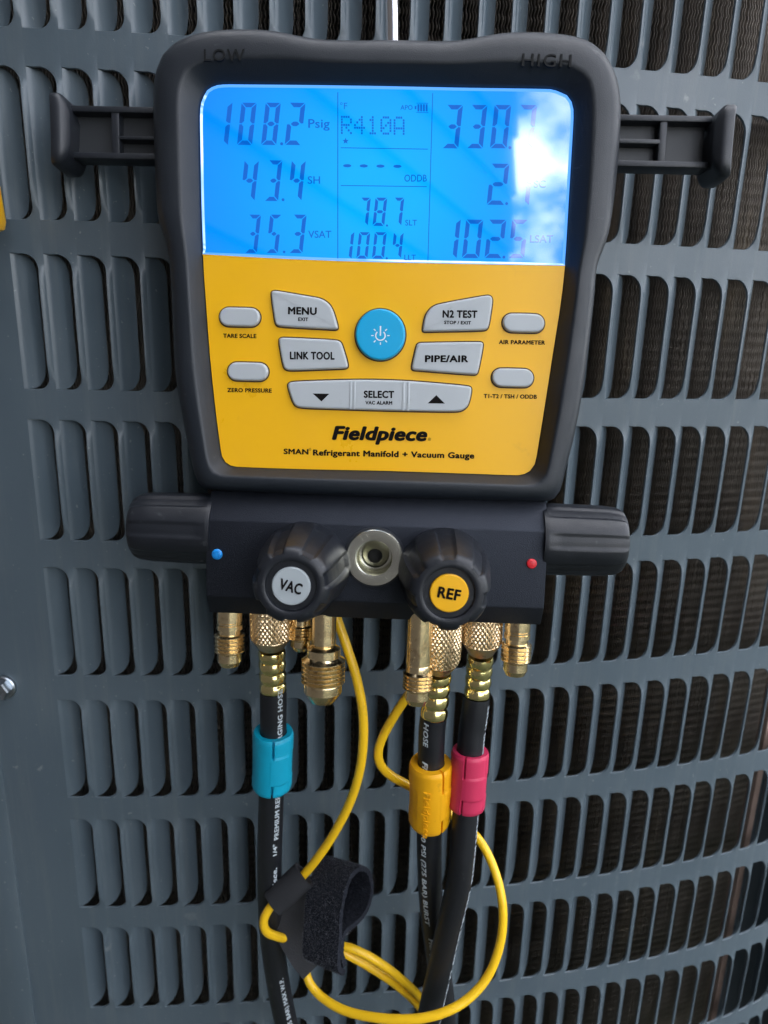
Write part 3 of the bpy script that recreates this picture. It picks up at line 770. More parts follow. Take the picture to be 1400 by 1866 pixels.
def arc_poly(cx, cy, r0, r1, a0, a1, n=20):
    a = np.linspace(a0, a1, n); return [(cx + r1 * math.cos(t), cy + r1 * math.sin(t)) for t in a] + [(cx + r0 * math.cos(t), cy + r0 * math.sin(t)) for t in a[::-1]]
sym = [arc_poly(667, 263, 15, 19.5, R(-50), R(230)), [(664.5, 228), (669.5, 228), (669.5, 264), (664.5, 264)]]
for i in range(8):
    a = R(-90 + 45 * i)
    if i == 0: continue
    c_, s_ = math.cos(a), math.sin(a); sym.append([(667 + 25 * c_ - 2 * s_, 263 + 25 * s_ + 2 * c_), (667 + 34 * c_ - 1.6 * s_, 263 + 34 * s_ + 1.6 * c_), (667 + 34 * c_ + 1.6 * s_, 263 + 34 * s_ - 1.6 * c_), (667 + 25 * c_ + 2 * s_, 263 + 25 * s_ - 2 * c_)])
gobj('power_symbol', px_poly([[Z5(a) for a in s] for s in sym], 3.26 * MM), M['white_ink'], pw, smooth=False)
# brand lettering
ktext('Fieldpiece', 490, 838, 592, 643, h=0.00058, bold=0.052, shear=0.22, sk=0.016, spacing=0.97)
ktext('®', 840, 851, 636, 646, h=0.00058, bold=0, sk=0)
ktext('SMAN', 314, 405, 675, 695, h=0.00058, bold=0.046, sk=0.02)
ktext('®', 406, 415, 673, 683, h=0.00058, bold=0, sk=0)
ktext('Refrigerant Manifold + Vacuum Gauge', 421, 1009, 678, 700, h=0.00058, bold=0.046, sk=0.02)

# ---- hanging hook
hk = [P(716, 160, -0.022), P(715.5, 100, -0.022), P(715, 40, -0.022), P(714, -20, -0.022), P(713, -120, -0.022)]
hk += [hk[-1] + Vector((0, .012, -.006)), hk[-1] + Vector((0, .017, -.02)), hk[-1] + Vector((0, .012, -.034)), hk[-1] + Vector((0, -.02, -.038))]
def tube_pts(pts, r, n=16, per=6, cap=True):
    c = crom(pts, per); loops = []
    ref = None
    for i, p in enumerate(c):
        t = (c[min(i + 1, len(c) - 1)] - c[max(i - 1, 0)]).normalized()
        if ref is None: ref = t.orthogonal().normalized()
        e1 = (ref - t * ref.dot(t)).normalized(); ref = e1; e2 = t.cross(e1)
        loops.append([p + (e1 * math.cos(a) + e2 * math.sin(a)) * r for a in np.linspace(0, 2 * math.pi, n, endpoint=False)])
    return loft(loops, cap0=cap, cap1=cap)
gobj('hanging_hook', tube_pts(hk, 0.0029), M['chrome'])

# ---- side brackets (hose and probe holders)
def bracket(side):
    h0, h1, hb = -0.012, -0.0125, -0.0175
    if side < 0: bar = (122, 300, 191, 291); ribv = (202, 217); flange = (99, 138, 176, 309); mid = (246, 253)
    else: bar = (1105, 1292, 207, 306); ribv = (1202, 1216); flange = (1287, 1323, 197, 329); mid = (252, 261)
    a = P(bar[0], bar[2], h0); b = P(bar[1], bar[3], h0)
    r1 = P(ribv[0], 250, h0).x; r2 = P(ribv[1], 250, h0).x; m1 = P(220, mid[1], h0).y; m2 = P(220, mid[0], h0).y
    if side > 0: m1 = P(1180, mid[1], h0).y; m2 = P(1180, mid[0], h0).y
    x0, x1, y0, y1 = a.x, b.x, b.y, a.y; tk = 0.0026
    bl = 0.0006
    parts = [box(x0, x1, y1 - tk, y1, hb - .004, h0, bl), box(x0, x1, y0, y0 + tk, hb - .004, h0, bl), box(r1, r2, y0 + tk * .5, y1 - tk * .5, hb - .003, h1, bl)]
    if side < 0: parts.append(box(r2 - .001, x1, m1, m2, hb - .003, h1, bl))
    else: parts.append(box(x0, r1 + .001, m1, m2, hb - .003, h1, bl))
    br = gobj('side_bracket', join(*parts), M['plastic'])
    gobj('bracket_web', box(x0 + .001, x1 - .001, y0 + .001, y1 - .001, hb - .002, hb), M['plastic_grey'], br, smooth=False)
    # flange: a tall shallow curved plate at the outer end
    fa = P(flange[0], flange[2], h0); fb = P(flange[1], flange[3], h0)
    loops = []
    yc = (fa.y + fb.y) / 2; hy = (fa.y - fb.y) / 2; n = 28
    xo = fa.x if side < 0 else fb.x
    s = 1 if side < 0 else -1
    def ell(x, ky, kz): 
        l = []
        for t in np.linspace(0, 2 * math.pi, n, endpoint=False):
            ct, st = math.cos(t), math.sin(t)
            q = 0.36
            l.append(Vector((x + s * 0.0016 * (abs(st) ** 2), yc + hy * ky * math.copysign(abs(ct) ** q, ct) , -0.0155 + 0.0115 * kz * math.copysign(abs(st) ** q, st))))
        return l
    loops = [ell(xo + s * 0.0008, .9, .85), ell(xo, .97, .95), ell(xo + s * .0008, 1, 1), ell(xo + s * .0042, 1, 1), ell(xo + s * .0050, .97, .95), ell(xo + s * .0066, .84, .80), ell(xo + s * .0072, .7, .7)]
    gobj('flange', loft(loops, cap0=True, cap1=True), M['plastic'], br, sharp=50)
bracket(-1); bracket(1)

# ---- manifold block
BH = 8 * MM
xl = (P(377, 950, BH).x + P(374, 1088, BH).x) / 2; xr = (P(1001, 967, BH).x + P(991, 1107, BH).x) / 2
yt = (P(377, 949, BH).y + P(1001, 967, BH).y) / 2; yb = (P(374, 1088, BH).y + P(991, 1107, BH).y) / 2
yt2 = (P(383, 897, 0).y + P(992, 911, 0).y) / 2; yb2 = (P(374, 1117, 0.003).y + P(992, 1138, 0.003).y) / 2
bm = bmesh.new()
pr = [(yt2, -0.030), (yt2, -0.001), (yt, BH), (yb, BH), (yb2, 0.003), (yb2, -0.030)]
vs = [[bm.verts.new((x, y, z)) for y, z in pr] for x in (xl, xr)]
for i in range(6): bm.faces.new((vs[0][i], vs[0][(i + 1) % 6], vs[1][(i + 1) % 6], vs[1][i]))
bm.faces.new(vs[0]); bm.faces.new(vs[1][::-1])
bmesh.ops.recalc_face_normals(bm, faces=bm.faces)
bmesh.ops.bevel(bm, geom=list(bm.edges), offset=0.0006, segments=2, affect='EDGES', profile=0.5)
bm.verts.index_update()
V = [v.co.copy() for v in bm.verts]; Fc = [tuple(v.index for v in f.verts) for f in bm.faces]; bm.free()
block = gobj('manifold_block', (V, Fc), M['anod'], sharp=28)
def dome(u, v, rpx, m, name, parent, h=BH):
    c = P(u, v, h); r = rpx * gm(c)
    fr = Matrix.Translation(c)
    return gobj(name, lathe([(-.0005, r), (0.0003, r), (0.0007, r * .85), (0.0009, r * .5), (0.00095, 0)], 24, fr), m, parent)
dome(396, 1010, 10, M['blue_dot'], 'indicator_dot', block)['label'] = 'blue dot on the low side of the block'
dome(969, 1027, 9.3, M['red_dot'], 'indicator_dot', block)['label'] = 'red dot on the high side of the block'

# ---- knobs
def ss(x): x = min(1, max(0, x)); return x * x * (3 - 2 * x)
def knob_body(Rk, Lk, fr, lobes, ph0, depth=0.10, dish=True, front=0.80):
    def rad(t, z, r):
        f = ((t + ph0) * lobes / (2 * math.pi)) % 1.0
        d = abs(f - 0.5) * 2                       # 0 at flute centre
        fl = 1 - ss((d - 0.34) / 0.16)
        zz = z / Lk
        amp = depth * ss((zz - 0.04) / 0.10) * (1.0 if zz < 0.9 else 1.0)
        if r < Rk * front * 0.93: amp = 0
        return r * (1 - amp * fl)
    pr = [(0, .9 * Rk), (0, .985 * Rk), (.03 * Lk, .995 * Rk), (.06 * Lk, Rk)]
    for i in range(1, 10):
        f = i / 10; pr.append((Lk * (.06 + .78 * f), Rk * (1 - (1 - front * 1.08) * f ** 1.5)))
    pr += [(.90 * Lk, Rk * front * 1.04), (.945 * Lk, Rk * front * 1.0), (.975 * Lk, Rk * front * .945), (.993 * Lk, Rk * front * .87), (Lk, Rk * front * .78), (Lk, Rk * front * .70)]
    if dish: pr += [(Lk * .992, Rk * front * .665), (Lk * .955, Rk * front * .65), (Lk * .955, 0)]
    else: pr += [(Lk * 1.005, Rk * front * .4), (Lk * 1.006, 0)]
    return lathe(pr, 144, fr, rad)
def front_knob(u, v, s, disc, rot, ph0):
    hf = BH + 0.039
    c = P(u, v, hf); c.z = BH
    fr = Matrix.Translation(c)
    kb = gobj('valve_knob', knob_body(0.0198, 0.039, fr, 7, ph0, depth=0.08, front=0.76), M['knob'], sharp=45)
    f2 = P(u, v, hf); r = 35 * gm(f2)
    gobj('knob_cap', lathe([(0.0368, r * 1.02), (0.0383, r * 1.02), (0.0387, r * .97), (0.0388, 0)], 40, fr), disc, kb)
    V, Fc = text_mesh(s, 0.04); b0, b1 = cap_height(0.04)
    x0 = min(q.x for q in V); x1 = max(q.x for q in V); sc = 42 * gm(f2) / (x1 - x0); sy = 21 * gm(f2) / (b1 - b0)
    rm = Matrix.Rotation(rot, 3, 'Z')
    out = [Vector((f2.x, f2.y, BH + 0.03892)) + rm @ Vector(((q.x - (x0 + x1) / 2) * sc, (q.y - (b0 + b1) / 2) * sy, q.z * sc)) for q in V]
    gobj('lettering', (out, Fc), M['ink'], kb, smooth=False)
    return kb
front_knob(530, 1069, 'VAC', M['disc_grey'], R(-14), 0.25)['label'] = 'knob with a grey cap lettered VAC'
front_knob(819, 1082, 'REF', M['disc_yellow'], R(-8), 0.62)['label'] = 'knob with a yellow cap lettered REF'
for sgn, u0, vc, ue in ((-1, 374, 963, 248), (1, 1000, 982, 1133)):
    hz = -0.006
    a = P(u0, vc, hz); e = P(ue, vc, hz)
    fr = Matrix.Translation((a.x, a.y, hz)) @ Matrix.Rotation(R(90) * sgn, 4, 'Y')
    a.x = xl + .0015 if sgn < 0 else xr - .0015
    fr = Matrix.Translation((a.x, a.y, hz)) @ Matrix.Rotation(R(90) * sgn, 4, 'Y')
    Lk = abs(e.x - a.x)
    gobj('side_valve_knob', knob_body(0.0162, Lk, fr, 7, 0.35 if sgn < 0 else 0.1, depth=0.05, dish=False, front=0.90), M['knob'], sharp=45)

# ---- sight glass
c = P(683, 1016, BH + .001); fr = Matrix.Translation((c.x, c.y, BH)); r = 52 * gm(c)
cut = bpy.data.objects.new('cut', bpy.data.meshes.new('cut')); col.objects.link(cut); cut.parent = gauge
V, Fc = lathe([(-.0105, r * .595), (.004, r * .595)], 64, fr); cut.data.from_pydata([tuple(v) for v in V], [], Fc)
bq = bmesh.new(); bq.from_mesh(cut.data); bmesh.ops.recalc_face_normals(bq, faces=bq.faces); bq.to_mesh(cut.data); bq.free()
md = block.modifiers.new('hole', 'BOOLEAN'); md.operation = 'DIFFERENCE'; md.object = cut; md.solver = 'EXACT'
bpy.context.view_layer.update()
nm = bpy.data.meshes.new_from_object(block.evaluated_get(bpy.context.evaluated_depsgraph_get()))
block.modifiers.clear(); block.data = nm; nm.name = 'manifold_block'
bpy.data.objects.remove(cut)
sg_ = gobj('sight_glass', lathe([(0, r * .97), (.0012, r), (.0020, r), (.0024, r * .975), (.0026, r * .70), (.0024, r * .62), (.0016, r * .60), (-.0095, r * .57), (-.0095, r * .30)], 64, fr, caps=False), M['steel'], sharp=30)
gobj('sight_cone', lathe([(-.0095, r * .50), (-.0070, r * .50), (-.0066, r * .47), (-.0030, r * .30), (-.0022, r * .27), (-.0028, r * .24), (-.007, r * .22), (-.007, 0)], 48, fr, caps=False), M['steel'], sg_)
gobj('cone_hole_dark', lathe([(-.0066, r * .225), (-.0062, r * .1), (-.0062, 0)], 32, fr), M['black'], sg_)  # black disc in the cone's hole, its shade put into the colour
for a in (R(118), R(-52)):
    q = Vector((math.cos(a) * r * .79, math.sin(a) * r * .79, 0)); f2 = fr @ Matrix.Translation(q)
    gobj('spanner_hole', lathe([(.00262, r * .125), (.00285, r * .125), (.00285, r * .095), (.0018, r * .09), (.0018, 0)], 20, f2), M['steel'], sg_)
ob = gobj('seal_ring', lathe([(-.0012, r * 1.0), (-.0012, r * 1.07), (.0006, r * 1.07), (.0006, r * .97)], 48, fr, caps=False), M['plastic'], sg_)

# ---- brass ports
def fitting(name, u, h, prof, m='brass', n=36, label=None):
    """prof: list of (v pixel, radius pixel) or ('thread', v0, v1, r, turns)"""
    pts = []
    for q in prof:
        if q[0] == 'thread':
            _, v0, v1, r, turns = q
            for i in range(turns):
                f0 = v0 + (v1 - v0) * i / turns; st = (v1 - v0) / turns
                pts += [(f0, r * .86), (f0 + st * .42, r), (f0 + st * .58, r), (f0 + st * .98, r * .86)]
        else: pts.append(q)
    base = P(u, pts[0][0], h); k = gm(P(u, (pts[0][0] + pts[-1][0]) / 2, h))
    pr = [((P(u, v, h).y - base.y), r * k) for v, r in pts]
    fr = Matrix.Translation((P(u, pts[0][0] + 30, h).x, base.y, h)) @ Matrix.Rotation(R(-90), 4, 'X')
    # canonical +Z maps to +Y after the rotation; heights are negative so the piece hangs down
    o = gobj(name, lathe(pr, n, fr), M[m], sharp=18)
    if label: o['label'] = label
    return o
flare = lambda v0: [(v0 - 22, 23), (v0 + 7, 23), (v0 + 8.5, 21.5), (v0 + 12, 21.5), (v0 + 13, 23.5), (v0 + 21, 23.5), (v0 + 22.5, 20), (v0 + 30, 20), ('thread', v0 + 30, v0 + 64, 27.5, 5), (v0 + 65, 22), (v0 + 79, 22), (v0 + 88, 17.5), (v0 + 88, 11), (v0 + 80, 10), (v0 + 80, 0)]
fitting('flare_port', 419, -0.008, flare(1124))
fitting('flare_port', 943, -0.008, flare(1141))
fitting('vacuum_port', 591, -0.002, [(1100, 22), (1172, 22), (1175, 20), (1178, 26), (1181, 30.5), (1195, 30.5), (1198, 33), ('thread', 1199, 1244, 40, 6), (1245, 35), (1259, 35), (1261, 34), (1277, 22.5), (1278, 15), (1268, 14), (1268, 0)], label='large brass port hanging below the VAC knob')
fitting('flare_port', 550, -0.016, [(1100, 19), (1137, 19), ('thread', 1137, 1164, 25, 5), (1165, 20), (1176, 20), (1184, 14), (1184, 9), (1180, 8), (1180, 0)])
fitting('refrigerant_port', 765.5, 0.000, [(1100, 23), (1209, 23), (1210, 21.5), (1213, 22.5), (1222, 22.5), ('thread', 1223, 1256, 27.5, 5), (1257, 22.5), (1272, 22.5), (1282, 17), (1282, 11), (1274, 10), (1274, 0)], label='long brass port hanging below the REF knob')

# ------------------------------------------------------------------ swept tubes: hoses, clips, cables
class Sweep:
    def __init__(self, pts, per=10):
        c = crom(pts, per); self.c = c
        s = [0.0]
        for a, b in zip(c, c[1:]): s.append(s[-1] + (b - a).length)
        self.s = np.array(s)
        self.A = np.array([tuple(p) for p in c])
    def at(self, s): return Vector([float(np.interp(s, self.s, self.A[:, i])) for i in range(3)])
    def frame(self, s):
        e = 0.0012
        p = self.at(s); a = self.at(max(0, s - e)); b = self.at(min(self.s[-1], s + e)); t = (b - a).normalized()
        e1 = (CAM - p); e1 = (e1 - t * e1.dot(t)).normalized(); e2 = t.cross(e1)       # e2 points to the picture's left for a downward tangent
        return p, t, e1, e2
    def s_at_v(self, v):
        best = None
        for i, p in enumerate(self.c):
            d = p - CAM; vv = 933 - FPX * d.dot(up) / d.dot(fwd)
            if best is None or abs(vv - v) < best[0]: best = (abs(vv - v), self.s[i], i)
        i = best[2]; lo, hi = max(0, i - 1), min(len(self.c) - 1, i + 1)
        f = lambda p: 933 - FPX * (p - CAM).dot(up) / (p - CAM).dot(fwd)
        return float(np.interp(v, [f(self.c[q]) for q in range(lo, hi + 1)], [self.s[q] for q in range(lo, hi + 1)]))
    def pt(self, s, th, r):
        """th = angle from the camera-facing line toward the picture's right"""
        p, t, e1, e2 = self.frame(s)
        return p + (e1 * math.cos(th) + e2 * math.sin(th) * self.sgn(t)) * r
    def sgn(self, t):
        return 1
    def tube(self, s0, s1, r, n=24, step=0.002, cap0=False, cap1=False, rad=None):
        k = max(2, int((s1 - s0) / step)); loops = []
        for s in np.linspace(s0, s1, k + 1):
            p, t, e1, e2 = self.frame(s)
            l = []
            for a in np.linspace(0, 2 * math.pi, n, endpoint=False):
                rr = rad((s - s0) / (s1 - s0), a) if rad else r
                l.append(p + (e1 * math.cos(a) + e2 * math.sin(a)) * rr)
            loops.append(l)
        return loft(loops, cap0=cap0, cap1=cap1)
    def prof(self, pr, n=32):
        loops = []
        for s, r in pr:
            p, t, e1, e2 = self.frame(s); loops.append([p + (e1 * math.cos(a) + e2 * math.sin(a)) * r for a in np.linspace(0, 2 * math.pi, n, endpoint=False)])
        return loft(loops)
    def text(self, s_str, v0, v1, th, r, cap, bold=0.012, shear=0.0, thick=0.0):
        """lettering along the tube from picture row v0 to v1 (v1<v0: reads upward); th<0 left of the middle"""
        V, Fc = text_mesh(s_str, bold, shear, res=2)
        x0 = min(q.x for q in V); x1 = max(q.x for q in V); b0, b1 = cap_height(bold)
        sa, sb = self.s_at_v(v0), self.s_at_v(v1)
        down = sb > sa
        out = []; k_ = abs(sb - sa) / (x1 - x0)
        for q in V:
            f = (q.x - x0) / (x1 - x0); s = sa + (sb - sa) * f
            off = ((q.y - b0) / (b1 - b0) - 0.5) * cap
            a = th + (off / r if down else -off / r)
            p, t, e1, e2 = self.frame(s)
            out.append(p + (e1 * math.cos(a) + self.right(t, e1) * math.sin(a)) * (r + 0.00008 + q.z * k_))
        if thick:
            n = len(out); edges = {}
            for q in V:
                f = (q.x - x0) / (x1 - x0); s = sa + (sb - sa) * f; p = self.at(s)
                out.append(out[len(out) - n] + (p - out[len(out) - n]).normalized() * thick)
            for f in Fc:
                for i in range(len(f)): edges[(f[i], f[(i + 1) % len(f)])] = 1
            Fc = list(Fc) + [(e[1], e[0], e[0] + n, e[1] + n) for e in edges if (e[1], e[0]) not in edges]
        return out, Fc
    def right(self, t, e1):
        r_ = t.cross(e1)
        return r_ if r_.dot(rt) > 0 else -r_

def pyr(x): return 1 - abs((x % 1.0) * 2 - 1)
def coupling(sw, v0, v1, v2, rpx, root, base):
    """knurled nut from v0 to v1, tapering until v2"""
    s0, s1, s2 = sw.s_at_v(v0), sw.s_at_v(v1), sw.s_at_v(v2); r = rpx * mpp(sw.at(s1)); n = 180
    def rad(f, a):
        x = a / (2 * math.pi) * 30; y = f * (s1 - s0) / (2 * math.pi * r) * 30
        return r * 0.962 + r * 0.042 * min(pyr(x + y * .8), pyr(x - y * .8)) * 1.6
    A = sw.tube(s0, s1, r, n, 0.00035, rad=rad)
    e = s2 - s1
    B = sw.prof([(s1 - .0001, r * .955), (s1 + .05 * e, r * .97), (s1 + .25 * e, r * .93), (s1 + .75 * e, r * .74), (s2, r * .68), (s2, r * .3)], 48)
    V, Fc = join(A, B); return obj('coupling_nut', V, Fc, M['brass_knurl'], root, base=base, sharp=25)
def ferrule(sw, v0, v1, rpx, root, base):
    s0, s1 = sw.s_at_v(v0), sw.s_at_v(v1); r = rpx * mpp(sw.at(s0))
    def rad(f, a):
        b = abs(math.sin(f * math.pi * 4.0 + .25)) ** 0.6 if f < .93 else .25
        side = abs(math.cos(a * 3 + .5)) ** 0.35
        return r * (0.87 + 0.17 * b * (0.55 + 0.45 * side))
    V, Fc = sw.tube(s0, s1, r, 96, 0.0004, rad=rad, cap0=True, cap1=True)
    return obj('ferrule', V, Fc, M['gold'], root, base=base, sharp=60)
def clip(sw, v0, v1, rpx, m, root, base, slit_th, raised=(0.28, 0.70), wide=1.1, notch=True, deep=0.00075):
    """split plastic colour collar: chamfered rims, a slit at both ends and a raised latch panel"""
    s0, s1 = sw.s_at_v(v0), sw.s_at_v(v1); r = rpx * mpp(sw.at((s0 + s1) / 2)); ri = 0.0069; n = 144
    fs = [0, .012, .03, .06] + list(np.linspace(.09, .91, 40)) + [.94, .97, .988, 1]
    loops = []
    def rr(f, a):
        e = min(f, 1 - f)
        q = r * (0.93 + 0.07 * ss(e / .05))
        d = (a - slit_th + math.pi) % (2 * math.pi) - math.pi
        w_ = 0.055
        if notch and (f < raised[0] or f > raised[1]) and abs(d) < w_: q -= (r - ri) * .8 * (1 - ss((abs(d) - w_ * .55) / (w_ * .45)))
        if raised[0] <= f <= raised[1] and -0.12 < d < wide: q += deep * .25
        elif (d > w_ and d < wide): q -= deep * .35
        if d > wide or d < -wide * 1.6: q -= deep * .4 * (1 if raised[0] <= f <= raised[1] else 0)
        return q
    rings = []
    for f in fs:
        s = s0 + (s1 - s0) * f; p, t, e1, e2 = sw.frame(s); rtv = sw.right(t, e1)
        rings.append([p + (e1 * math.cos(a) + rtv * math.sin(a)) * rr(f, a) for a in np.linspace(-math.pi, math.pi, n, endpoint=False)])
    def inner(s): 
        p, t, e1, e2 = sw.frame(s); rtv = sw.right(t, e1); return [p + (e1 * math.cos(a) + rtv * math.sin(a)) * ri for a in np.linspace(-math.pi, math.pi, n, endpoint=False)]
    rings = [inner(s0 + .003)] + [inner(s0)] + rings + [inner(s1)] + [inner(s1 - .003)]
    V, Fc = loft(rings); return obj('collar_clip', V, Fc, m, root, base=base, sharp=38), r
def hose(name, label, pts, cv, fv, clipv, m, rpx=25, **ck):
    sw = Sweep(pts); b = pts[0].copy(); root = empty(name, b)
    tag(root, label, 'hose', 'refrigerant charging hoses hanging under the block')
    s0 = sw.s_at_v(fv[1] - 6); r = 0.00655
    V, Fc = sw.tube(s0, sw.s[-1] - .001, r, 40, 0.003); obj('rubber_tube', V, Fc, M['hose'], root, base=b)
    coupling(sw, *cv, root, b); ferrule(sw, *fv, root, b)
    cl, rc = clip(sw, *clipv, m, root, b, **ck)
    return sw, root, b, r, cl, rc

Yh = 0.309
top = lambda u, v, h: G @ P(u, v, h)
def hose_pts(first, rest): return [top(*first[0]), top(*first[1])] + [WY(*q) for q in rest]
sw, root, b, r, cl, rc = hose('refrigerant_hose', 'black hose with a cyan collar, left of the other hoses',
    hose_pts(((492, 1085, -0.014), (494, 1150, -0.014)), [(497, 1225, .309), (498.5, 1290, .309), (497, 1390, .310), (493, 1500, .312), (491, 1600, .314), (495, 1700, .316), (507, 1790, .318), (524, 1875, .320), (545, 1960, .322)]),
    (1100, 1159, 1177, 37), (1183, 1264, 24.5), (1332, 1432, 36.5), M['cyan'], slit_th=0.02, raised=(0.30, .78), wide=.9)
def hose_text(*a, **k):
    V, Fc = sw.text(*a, **k); obj('lettering', V, Fc, M['hose_ink'], root, base=b, smooth=False)
hose_text('PREMIUM REFRIGERANT CHARGING HOSE', 1516, 1248, R(30), r, .0026, bold=.03)
hose_text('1/4"', 1544, 1523, R(25), r, .0022, bold=.03); hose_text('Fieldpiece.', 1640, 1567, R(25), r, .0028, bold=.04, shear=.2)
hose_text('800 PSI (55 BAR) MAX W.P.', 1893, 1768, R(18), r, .0025, bold=.03)

sw, root, b, r, cl, rc = hose('refrigerant_hose', 'black hose with a yellow embossed collar, middle of the three',
    hose_pts(((807, 1090, -0.010), (804, 1170, -0.010)), [(797, 1240, .305), (791, 1300, .304), (787, 1340, .304), (784.5, 1440, .305), (782.5, 1540, .309), (786, 1650, .316), (797, 1740, .319), (808, 1820, .321), (812, 1900, .322), (814, 1980, .322)]),
    (1100, 1198, 1217, 37), (1224, 1311, 25), (1389, 1496, 39), M['orange'], slit_th=0.62, raised=(0.32, .76), wide=.8)
hose_text('HOSE', 1309, 1349, R(-26), r, .0026, bold=.03, shear=.15); hose_text('Fieldpiece.', 1376, 1450, R(-26), r, .0030, bold=.045, shear=.2)
hose_text('4000 PSI (275 BAR) BURST', 1482, 1669, R(-27), r, .0026, bold=.03, shear=.1); hose_text('Fieldpiece.', 1692, 1757, R(-20), r, .0030, bold=.045, shear=.2)
V, Fc = sw.text('Fieldpiece', 1418, 1497, R(-8), rc + .00030, .0036, bold=.01, shear=.1, thick=.0006); obj('embossed_lettering', V, Fc, M['orange'], cl, base=b, smooth=False)

sw, root, b, r, cl, rc = hose('refrigerant_hose', 'black hose with a red collar, right of the other hoses',
    hose_pts(((880, 1095, -0.014), (878, 1165, -0.014)), [(872, 1235, .308), (866, 1292, .307), (859, 1343, .306), (854, 1420, .304), (848, 1488, .302), (843, 1550, .300), (837, 1605, .299), (825, 1660, .299), (811, 1720, .300), (798, 1780, .301), (786, 1835, .302), (775, 1890, .303), (760, 1970, .304)]),
    (1112, 1167, 1186, 36.5), (1193, 1275, 24), (1367, 1470, 34), M['pink'], slit_th=-0.25, raised=(0.36, .74), wide=1.3)
for a, c_, d_ in (('PREMIUM REFRIGERANT CHARGING HOSE', 1600, 1280), ('800 PSI (55 BAR) MAX W.P.  4000 PSI (275 BAR) BURST', 1880, 1612)):
    hose_text(a, c_, d_, R(76), r, .0026, bold=.03)

# yellow sensor cables
def cable(label, pts):
    P3 = [WY(*q) for q in pts]; base = P3[0].copy()
    V, Fc = tube_pts([p - base for p in P3], 0.00235, 18, 8)
    o = obj('sensor_cable', V, Fc, M['cable']); o.location = base
    tag(o, label, 'cable', 'yellow sensor cables of the gauge')
cable('yellow cable bowing from under the left knob down through the strap', [(600, 1085, .316), (617, 1135, .312), (632, 1178, .309), (651, 1240, .306), (662, 1310, .304), (659, 1385, .304), (642, 1452, .306), (613, 1512, .308), (580, 1562, .309), (550, 1598, .310), (520, 1626, .307), (494, 1652, .304), (481, 1676, .3025), (485, 1696, .303), (504, 1706, .307), (535, 1713, .314), (575, 1720, .318), (612, 1722, .317), (648, 1731, .315), (690, 1753, .314), (730, 1783, .316), (765, 1817, .322), (788, 1850, .33), (796, 1890, .334), (798, 1960, .334)])
cable('yellow cable looping out wide to the right and round in front of the red hose', [(772, 1120, .318), (768, 1200, .314), (752, 1252, .311), (724, 1296, .311), (702, 1334, .312), (690, 1366, .312), (693, 1392, .313), (712, 1413, .316), (742, 1430, .319), (785, 1456, .323), (823, 1484, .324), (852, 1508, .322), (880, 1540, .316), (903, 1590, .309), (916, 1650, .302), (913, 1712, .297), (893, 1772, .292), (858, 1816, .287), (812, 1844, .283), (755, 1857, .283), (690, 1855, .287), (630, 1842, .294), (588, 1818, .301), (564, 1790, .306), (558, 1762, .309), (572, 1735, .313), (605, 1727, .317), (640, 1743, .3165), (680, 1766, .317), (720, 1793, .319), (757, 1826, .325), (776, 1856, .336), (784, 1900, .340), (786, 1960, .340)])

# ------------------------------------------------------------------ hook-and-loop strap
def ribbon(path, A, wid, th, nw=10, fuzz=0.0, taper=None):
    """path: world points; A: width axis; ribbon of thickness th with slight waviness"""
    n = len(path); loops = []
    for i, p in enumerate(path):
        t = (path[min(i + 1, n - 1)] - path[max(i - 1, 0)]).normalized(); nr = t.cross(A).normalized(); a = (A - t * A.dot(t)).normalized()
        w_ = wid * (taper(i / (n - 1)) if taper else 1)
        l = []
        for k in range(nw + 1):
            q = p + a * w_ * (k / nw - .5) + nr * th / 2; l.append(q + nr * random.uniform(-fuzz, fuzz))
        for k in range(nw, -1, -1):
            q = p + a * w_ * (k / nw - .5) - nr * th / 2; l.append(q + nr * random.uniform(-fuzz, fuzz))
        loops.append(l)
    return loft(loops, cap0=True, cap1=True)
SC = WY(613, 1653, .303)
strap = empty('cable_strap', SC)
tag(strap, 'fuzzy black hook-and-loop strap coiled round the yellow cables', 'strap')
vw = (SC - CAM).normalized()
imr = (rt - vw * rt.dot(vw)).normalized(); imu = imr.cross(vw) * -1
imu = (up - vw * up.dot(vw)).normalized()
ximg = (imr * math.cos(R(-17)) + imu * math.sin(R(-17)))
A = (ximg * 0.78 - vw * 0.62).normalized()           # right end of the roll turns toward the lens
e_up = (imr * math.sin(R(7)) + imu * math.cos(R(7))); e_up = (e_up - A * e_up.dot(A)).normalized()
e_out = A.cross(e_up); 
if e_out.dot(vw) > 0: e_out = -e_out                 # points toward the lens
mmv = lambda a, b_: SC + e_out * a * MM + e_up * b_ * MM
loop_pts = [(-3, -27), (2, -25), (4.8, -19), (6.8, -11), (9.5, -3), (10.5, 6), (9, 15.5), (3, 20.5), (-5, 20), (-11, 13.5), (-12, 6), (-9, -0.5), (-3, -5), (3, -8.5), (4.0, -13), (2.0, -19), (-2, -24)]
path = crom([mmv(*q) for q in loop_pts], 22)
V, Fc = ribbon(path, A, 0.0245, 0.0023, 44, 0.00038)
roll = obj('loop_roll', V, Fc, M['velcro'], strap, base=SC, sharp=70)
